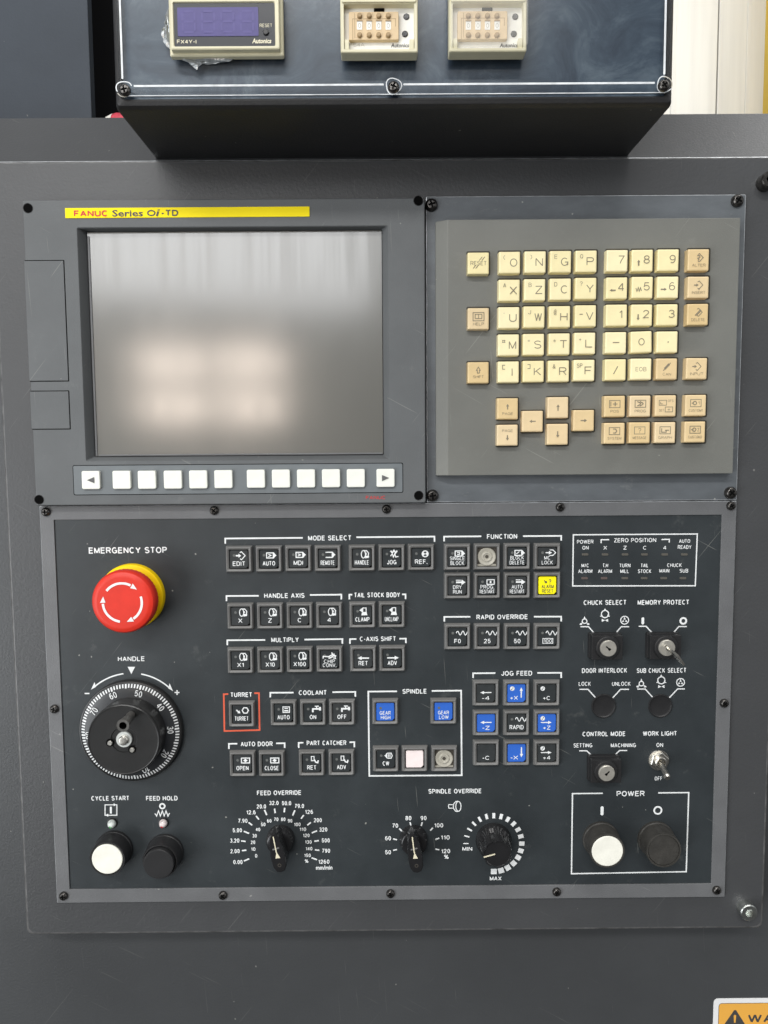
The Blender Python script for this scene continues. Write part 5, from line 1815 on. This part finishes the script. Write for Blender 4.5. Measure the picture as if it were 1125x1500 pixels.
# ====================================================================== 5. counter box on top
hbx = .080
ybx = -hbx
box = thing('counter_box', 'black sheet metal box with a clear cover mounted above the monitor', 'box', (0.0, 0.0, at(575, 148, hbx)[1]))
bxl = (at(161, 0, hbx)[0] + at(168, 158, hbx)[0]) / 2
bxr = (at(987.5, 0, hbx)[0] + at(989.5, 150, hbx)[0]) / 2
bzb = (at(170, 160, hbx)[1] + at(985, 151, hbx)[1]) / 2
zbk = (at(228, 236, -yd - .001)[1] + at(935, 225, -yd - .001)[1]) / 2 + .0015
bzt = bzb + .16
b = MB()
r_ = .0045


def boxloop(ins, y, dz=0.0):
    return (rrect(bxl + ins, bxr - ins, bzb + ins + dz, bzt - ins, .002, 3), y)


# walls: from the rear to the front, with rolled front edge, then the open front rim
dzb = zbk - bzb
b.loft([boxloop(0, .16, dzb), boxloop(0, 0.0, dzb), boxloop(0, ybx + .006, dzb * .06), boxloop(.0004, ybx + .003), boxloop(.0016, ybx + .0009), boxloop(.0034, ybx), boxloop(.0050, ybx), boxloop(.0052, ybx + .004)], 'box', True, False)
b.build('housing', box)
b = MB()
b.plate(bxl + .0050, bxr - .0050, bzb + .0052, bzt - .0052, ybx + .010, ybx + .0022, 'board', .0004, 0)
b.build('backing_board', box)
yc0 = ybx - .0003
axl = (at(173, 0, hbx)[0] + at(176, 140, hbx)[0]) / 2
axr = (at(979, 0, hbx)[0] + at(982, 130, hbx)[0]) / 2
azb = (at(185, 146.5, hbx)[1] + at(970, 138.5, hbx)[1]) / 2
b = MB()
b.plate(axl, axr, azb, bzt - .008, yc0, yc0 - .0028, 'acrylic', .001, .0003, cap0=False)
acr = b.build('clear_cover', box)
# white strips paint the light caught along the cover's groove, with the chipped rings round the screws
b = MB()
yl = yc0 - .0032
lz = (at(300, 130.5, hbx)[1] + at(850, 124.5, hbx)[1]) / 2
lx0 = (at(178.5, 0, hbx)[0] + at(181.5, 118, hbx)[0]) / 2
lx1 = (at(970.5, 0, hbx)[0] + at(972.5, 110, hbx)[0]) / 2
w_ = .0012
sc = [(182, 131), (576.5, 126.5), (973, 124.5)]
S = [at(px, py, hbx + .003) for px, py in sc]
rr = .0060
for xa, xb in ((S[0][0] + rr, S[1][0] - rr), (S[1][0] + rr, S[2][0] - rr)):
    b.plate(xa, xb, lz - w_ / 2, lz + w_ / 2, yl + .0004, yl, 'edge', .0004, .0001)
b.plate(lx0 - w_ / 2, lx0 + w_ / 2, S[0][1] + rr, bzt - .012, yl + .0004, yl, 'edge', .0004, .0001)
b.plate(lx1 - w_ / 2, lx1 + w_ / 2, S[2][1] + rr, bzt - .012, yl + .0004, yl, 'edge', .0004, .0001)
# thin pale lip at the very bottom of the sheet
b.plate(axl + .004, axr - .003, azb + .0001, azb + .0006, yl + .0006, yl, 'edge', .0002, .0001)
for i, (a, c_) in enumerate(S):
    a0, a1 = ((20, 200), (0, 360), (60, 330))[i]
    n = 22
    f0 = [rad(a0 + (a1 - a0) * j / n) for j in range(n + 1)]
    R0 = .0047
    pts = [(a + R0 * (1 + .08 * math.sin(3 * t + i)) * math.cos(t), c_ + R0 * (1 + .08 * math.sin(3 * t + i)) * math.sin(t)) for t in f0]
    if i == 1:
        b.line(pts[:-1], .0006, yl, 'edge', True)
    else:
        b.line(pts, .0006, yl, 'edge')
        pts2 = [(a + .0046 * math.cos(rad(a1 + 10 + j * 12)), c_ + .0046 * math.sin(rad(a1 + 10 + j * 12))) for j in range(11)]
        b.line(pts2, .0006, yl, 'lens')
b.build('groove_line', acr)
for i, (px, py) in enumerate(sc):
    add_screw(box, px, py, yc0 - .0029, 8.2, rot=.2 + i)

# ---------------- the devices let into the box
yd0 = yc0 - .0028
hd0 = -yd0


def frame_loops(b, x0, x1, z0, z1, prof, m, cap=False):
    b.loft([(rrect(x0 + i, x1 - i, z0 + i, z1 - i, .0008, 2), y) for i, y in prof], m, False, cap)


hd = hd0 + .0085
dc_ = thing('digital_counter', 'wide beige digital counter with an unlit purple display at the left of the box', 'counter', (at(331, 50, hd)[0], yd0, at(331, 50, hd)[1]), 'counters let into the box front')
cx0, cx1 = at(248.5, 60, hd0 + .004)[0], at(415, 60, hd0 + .004)[0]
cz0 = at(331, 83.5, hd0 + .003)[1]
cz1 = cz0 + .0400
b = MB()
wx0, wx1 = at(254.6, 40, hd)[0], at(402.4, 40, hd)[0]
wz0 = at(330, 66.8, hd)[1]
wz1 = at(330, 3.0, hd)[1]
fl_ = lambda x0, x1, z0, z1, y: (rrect(x0, x1, z0, z1, .0008, 2), y)
b.loft([fl_(cx0, cx1, cz0, cz1, yd0), fl_(cx0, cx1, cz0, cz1, yd0 - .0035), fl_(cx0 + .0006, cx1 - .0006, cz0 + .0006, cz1 - .0006, yd0 - .0042),
        fl_(cx0 + .0016, cx1 - .0016, cz0 + .0016, cz1 - .0016, yd0 - .0042), fl_(cx0 + .0017, cx1 - .0017, cz0 + .0018, cz1 - .0018, yd0 - .0080), fl_(cx0 + .0022, cx1 - .0022, cz0 + .0024, cz1 - .0024, yd0 - .0085),
        fl_(wx0 - .0004, wx1 + .0004, wz0 - .0004, wz1 + .0004, yd0 - .0085), fl_(wx0, wx1, wz0, wz1, yd0 - .0075)], 'beige', False, False)
b.build('case', dc_)
b = MB()
yw = yd0 - .0076
b.plate(wx0, wx1, wz0, wz1, yw + .002, yw, 'window', .0003, 0)
hw2 = -yw
X, Z = at(389.6, 37.4, hw2)
b.text('RESET', X, Z, mm(17.5, hw2), mm(4.6, hw2), yw - .0001, 'ivory_ink', bold=.01)
X, Z = at(273.5, 61.2, hw2)
b.text('FX4Y-I', X, Z, mm(27, hw2), mm(5.4, hw2), yw - .0001, 'ivory_ink', bold=.03)
X, Z = at(383.6, 60.0, hw2)
b.text('Autonics', X, Z, mm(26.5, hw2), mm(5.8, hw2), yw - .0001, 'ivory_ink', bold=.035, shear=.12)
win = b.build('window', dc_)
b = MB()
X, Z = at(389.6, 47.8, hw2)
b.lathe(X, Z, [(mm(3.9, hw2), yw), (mm(3.9, hw2), yw - .0008), (mm(3.1, hw2), yw - .0012)], 'black', 20)
b.build('reset_button', dc_)
b = MB()
dx0, dx1 = at(260, 30, hw2)[0], at(378.5, 30, hw2)[0]
dz0, dz1 = at(320, 53.2, hw2)[1], at(320, 11, hw2)[1]
b.plate(dx0, dx1, dz0, dz1, yw + .001, yw - .0003, 'display', .0006, 0)
for i in range(4):
    cxx = dx0 + (dx1 - dx0) * (.14 + .24 * i)
    cw, ch = (dx1 - dx0) * .075, (dz1 - dz0) * .36
    cz_ = (dz0 + dz1) / 2
    for (ax, az, bx, bz) in ((-1, 1, 1, 1), (-1, 0, 1, 0), (-1, -1, 1, -1), (-1, 1, -1, 0), (-1, 0, -1, -1), (1, 1, 1, 0), (1, 0, 1, -1)):
        g = .12
        lx_, lz_ = bx - ax, bz - az
        b.line([(cxx + cw * (ax + lx_ * g), cz_ + ch * (az + lz_ * g)), (cxx + cw * (bx - lx_ * g), cz_ + ch * (bz - lz_ * g))], .0011, yw - .00034, 'segment')
b.build('display', dc_)
# crinkled remains of film round the counter's hole
def film_scrap(pts, thick, words):
    P = [at(px, py, hd0 + .0004) for px, py in pts]
    rnd = random.Random(len(words))
    b = MB()
    n = len(P)
    c0 = (sum(p[0] for p in P) / n, sum(p[1] for p in P) / n)
    L_ = [[(p[0], yd0 - .00005 - rnd.uniform(0, thick * .5), p[1]) for p in P]]
    for f in (.78, .5, .2):
        L_.append([(c0[0] + (p[0] - c0[0]) * f * rnd.uniform(.8, 1.15), yd0 - rnd.uniform(.05, 1) * thick, c0[1] + (p[1] - c0[1]) * f * rnd.uniform(.8, 1.15)) for p in P])
    b.loft(L_, 'silver_film')
    return tag(b.build('film_scrap', None, 2), words, 'film', 'crinkled film scraps by the counter')


film_scrap([(248, 8), (245, 16), (243, 20), (244, 26), (240, 33), (241.5, 38), (237, 44), (236.5, 52), (240, 57), (239, 61), (244, 68), (249, 72), (250, 50), (250, 30)], .0022, 'crinkled clear film scrap sticking out left of the digital counter')
film_scrap([(262, 84), (268, 89), (276, 92), (282, 97), (289, 103), (288, 97), (293, 93), (304, 94.5), (316, 94), (322, 91.5), (336, 91), (344, 86), (310, 82), (285, 82)], .0018, 'crinkled clear film scrap hanging under the digital counter')


def preset_timer(x0p, x1p, shift, words, covered):
    """beige thumbwheel counter; pixel numbers are those of the middle one, shifted"""
    hdd = hd0 + .010
    t = thing('thumbwheel_counter', words, 'counter', (at((x0p + x1p) / 2, 60, hdd)[0], yd0, at(500, 60, hdd)[1]), 'counters let into the box front')
    yF = yd0 - .010
    x0, x1 = at(x0p, 50, hdd)[0], at(x1p, 50, hdd)[0]
    z0 = at(555, 76.8 + (0 if not covered else -.6), hdd)[1]
    z1 = z0 + .0485
    b = MB()
    ix0, ix1 = x0 + .0020, x1 - .0020
    iz0, iz1 = z0 + .0018, at(555, 12.5, hdd - .005)[1]
    yi = yF + .0045
    b.loft([fl_(x0, x1, z0, z1, yd0), fl_(x0, x1, z0, z1, yF + .0006), fl_(x0 + .0005, x1 - .0005, z0 + .0005, z1 - .0005, yF),
            fl_(ix0, ix1, iz0, iz1, yF), fl_(ix0 + .0002, ix1 - .0002, iz0 + .0003, iz1 - .0003, yi + .001)], 'beige', False, False)
    # hood lip over the wheels
    b.plate(x0 + .001, x1 - .001, iz1 + .0004, z1 - .001, yF + .001, yF - .0012, 'beige', .0008, .0005)
    b.plate(ix0 + .0003, ix0 + .0030, iz0 + .0004, iz0 + .0062, yi, yF + .0008, 'beige', .0005, .0003)
    b.plate(ix1 - .0030, ix1 - .0003, iz0 + .0004, iz0 + .0062, yi, yF + .0008, 'beige', .0005, .0003)
    b.build('case', t)
    b = MB()
    b.plate(ix0, ix1, iz0, iz1, yi + .003, yi, 'timer_face', .0004, 0)
    hi = -yi
    X, Z = at(586 + shift, 66.5, hi)
    b.text('Autonics', X, Z, mm(25, hi), mm(5.2, hi), yi - .0001, 'dark_ink', bold=.02, shear=.12)
    if not covered:
        X, Z = at(523 + shift, 66, hi)
        b.text('FS4A', X, Z, mm(21, hi), mm(4.6, hi), yi - .0001, 'lens', bold=.0)
    # slot under the hood
    X, Z = at(555.2 + shift, 11.3, hi + .003)
    b.plate(X - mm(7.2, hi), X + mm(7.2, hi), iz1 - .0022, iz1 - .0003, yi + .001, yi - .0004, 'socket', .0003, 0)
    b.build('face', t)
    b = MB()
    wx0_, wx1_ = at(511 + shift, 40, hi + .003)[0], at(584 + shift, 40, hi + .003)[0]
    wz0_, wz1_ = at(550, 58.5, hi + .003)[1], at(550, 16.8, hi + .003)[1]
    yw_ = yi - .003
    b.plate(wx0_, wx1_, wz0_, wz1_, yi, yw_, 'wheel_tan', .0008, .0005)
    X0 = at(516.5 + shift, 30, -yw_)[0]
    X1 = at(579.5 + shift, 30, -yw_)[0]
    Zl = at(550, 27.5, -yw_)[1]
    b.line([(X0, Zl - .012), (X0, Zl), (X1, Zl), (X1, Zl - .0045)], .00035, yw_ - .00005, 'wheel_brown')
    b.line([(at(519.5 + shift, 30, -yw_)[0], wz1_ - .001), (at(519.5 + shift, 30, -yw_)[0], wz0_ + .001)], .0003, yw_ - .00005, 'wheel_brown')
    blk = b.build('thumbwheel_block', t)
    digits = '0001' if not covered else '0000'
    for i, px in enumerate((526.7, 540.7, 554.7, 568.7)):
        b = MB()
        X, Z = at(px + shift, 37, -yw_)
        b.plate(X - mm(3.7, -yw_), X + mm(3.7, -yw_), Z - mm(6.2, -yw_), Z + mm(6.2, -yw_), yw_, yw_ - .0003, 'timer_face', .0004, 0)
        b.plate(X - mm(3.9, -yw_), X + mm(3.9, -yw_), Z + mm(4.8, -yw_), Z + mm(6.6, -yw_), yw_, yw_ - .0006, 'wheel_brown', .0002, 0)
        b.text('0', X, Z - mm(.8, -yw_), mm(4.0, -yw_), mm(6.4, -yw_), yw_ - .0004, 'lens', bold=.0)
        b.build('digit_window', blk)
        for py in (22.3, 50.6):
            X, Z = at(px + shift, py, -yw_ + .001)
            b = MB()
            b.lathe(X, Z, [(mm(3.6, -yw_), yw_), (mm(3.3, -yw_), yw_ - .0012), (mm(2.2, -yw_), yw_ - .0016)], 'wheel_brown', 14)
            b.build('thumbwheel_button', blk)
    for px, py in ((595.3, 24.7), (593.2, 50)):
        X, Z = at(px + shift, py, hi)
        b = MB()
        b.lathe(X, Z, [(mm(4.3, hi), yi), (mm(4.1, hi), yi - .0005), (mm(3.4, hi), yi - .0007)], 'black_gloss', 20)
        b.build('indicator_lamp', t)
    if covered:
        b = MB()
        b.loft([fl_(x0 + .0008, x1 + .0002, z0 + .0022, iz1 + .0032, yF), fl_(x0 + .0008, x1 + .0002, z0 + .0022, iz1 + .0032, yF - .0030), fl_(x0 + .0020, x1 - .0012, z0 + .0034, iz1 + .0016, yF - .0038)], 'hazy')
        b.build('clear_flap', t)
    return t


preset_timer(498.8, 612, 0, 'small beige thumbwheel counter with its cover missing, in the middle of the box', False)
preset_timer(658.2, 771.5, 159.3, 'small beige thumbwheel counter behind a hazy clear flap, at the right of the box', True)

# ====================================================================== 6. warning sticker on the body
hs_ = -YBODY
st = thing('warning_sticker', 'orange and white warning sticker on the cabinet below the door', 'sticker', (at(1100, 1495, hs_)[0], YBODY - .0005, at(1100, 1495, hs_)[1] - .02))
X0, Z1 = at(1045.3, 1462.4, hs_)
b = MB()
ys = YBODY - .0003
b.plate(X0, X0 + .105, Z1 - .065, Z1, ys + .0004, ys, 'sign_white', .004, .0001, 5)
b.build('backing', st)
X2, Z2 = at(1053.2, 1469.8, hs_)
b = MB()
b.plate(X2 - .0004, X0 + .1014, Z1 - .0264, Z2 + .0004, ys, ys - .00006, 'dark_ink', .0028, 0, 5)
b.plate(X2, X0 + .101, Z1 - .026, Z2, ys, ys - .0002, 'sign_orange', .0025, 0, 5)
ax_, az_ = at(1076.4, 1479.0, hs_)
tb = az_ - .0170
b.poly([(ax_ - .0008, az_), (ax_ + .0008, az_), (ax_ + .0110, tb + .0008), (ax_ + .0102, tb), (ax_ - .0102, tb), (ax_ - .0110, tb + .0008)], ys - .0002, 'dark_ink')
b.poly([(ax_ - .0011, az_ - .0050), (ax_, az_ - .0040), (ax_ + .0011, az_ - .0050), (ax_ + .0006, az_ - .0112), (ax_ - .0006, az_ - .0112)], ys - .0003, 'sign_orange')
b.poly(circ(ax_, az_ - .0138, .0011, 12), ys - .0003, 'sign_orange')
xw, zw = at(1095, 1491.2, hs_)
b.text('WARNING', xw + .0325, zw, .065, mm(14.5, hs_), ys - .0002, 'dark_ink', bold=.05)
b.build('warning_print', st)

# ====================================================================== 7. what stands behind
yb = .16
b = MB()
xb_ = (at(126.5, 0, -yb)[0] + at(136, 171, -yb)[0]) / 2
b.plate(xb_ - .7, xb_, .9, Z0 + .75, yb + .010, yb, 'cabinet', .001, .0012)
tag(b.build('steel_panel', None), 'blue grey steel panel standing behind the sloping top at left', 'panel')
b = MB()
yg = .30
b.plate(at(100, 0, -yg)[0], at(480, 0, -yg)[0], .9, Z0 + .8, yg + .02, yg, 'gap', .001, .001)  # added near-black sheet standing for the shade in the gap
tag(b.build('dark_gap_backdrop', None), 'near black partition painted for the unlit gap between blue grey panel and counter box', 'backdrop')
# small red and white object lying behind the edge
yo = .07
X, Z = at(163, 170, -yo)
t = thing('small_container', 'small rounded red and white container lying behind the sloping top edge', 'container', (X, yo, Z - .012))
b = MB()
n = 20


def xring(x, r_):
    return [(x, yo + .010 + r_ * math.cos(2 * PI * i / n), Z - .0072 + r_ * math.sin(2 * PI * i / n)) for i in range(n)]


xa = at(147, 170, -yo)[0]
b.loft([xring(xa - .001, .004), xring(xa + .0006, .0078), xring(xa + .003, .0102), xring(xa + .0085, .0126)], 'cloth_white', True, True)
b.build('body', t)
b = MB()
b.loft([xring(xa + .0086, .0120), xring(xa + .011, .0130), xring(xa + .017, .0128), xring(xa + .026, .0124)], 'cloth_red', True, True)
b.build('cap', t)
# cream panels to the right and a yellow post
yc_ = .62
xs = (at(1054.5, 0, -yc_)[0] + at(1048.5, 160, -yc_)[0]) / 2
for xa, xb2, words in ((at(860, 0, -yc_)[0], xs - .0008, 'cream metal door panel right beside the counter box'), (xs + .0008, at(1280, 0, -yc_)[0], 'cream metal door panel beside the yellow post')):
    b = MB()
    b.plate(xa, xb2, .6, Z0 + 1.1, yc_ + .03, yc_, 'wall_cream', .0012, .0012)
    # pressed ribs
    for k in range(1, 3):
        xr = xa + (xb2 - xa) * k / 3 if xb2 - xa < .2 else (xa + .045 * k if xa > 0.3 else xb2 - .022 * k)
        b.plate(xr - .0035, xr + .0035, .65, Z0 + 1.05, yc_ + .001, yc_ - .0015, 'wall_cream', .001, .0012)
    tag(b.build('door_panel', None), words, 'door panel', 'cream door panels')
b = MB()
b.plate(at(1048, 80, -yc_ - .02)[0], at(1056, 80, -yc_ - .02)[0], .6, Z0 + 1.1, yc_ + .08, yc_ + .04, 'gap', .0005, .0005)
b2 = MB()
yy = .50
xp = (at(1121, 0, -yy - .06)[0] + at(1118.5, 160, -yy - .06)[0]) / 2
b2.plate(xp, xp + .06, .6, Z0 + 1.1, yy + .06, yy, 'post_yellow', .002, .0015)
tag(b2.build('yellow_post', None), 'yellow painted post at the right edge by the cream panels', 'post')

for o in scene.objects:
    if '_w' in o:
        del o['_w']
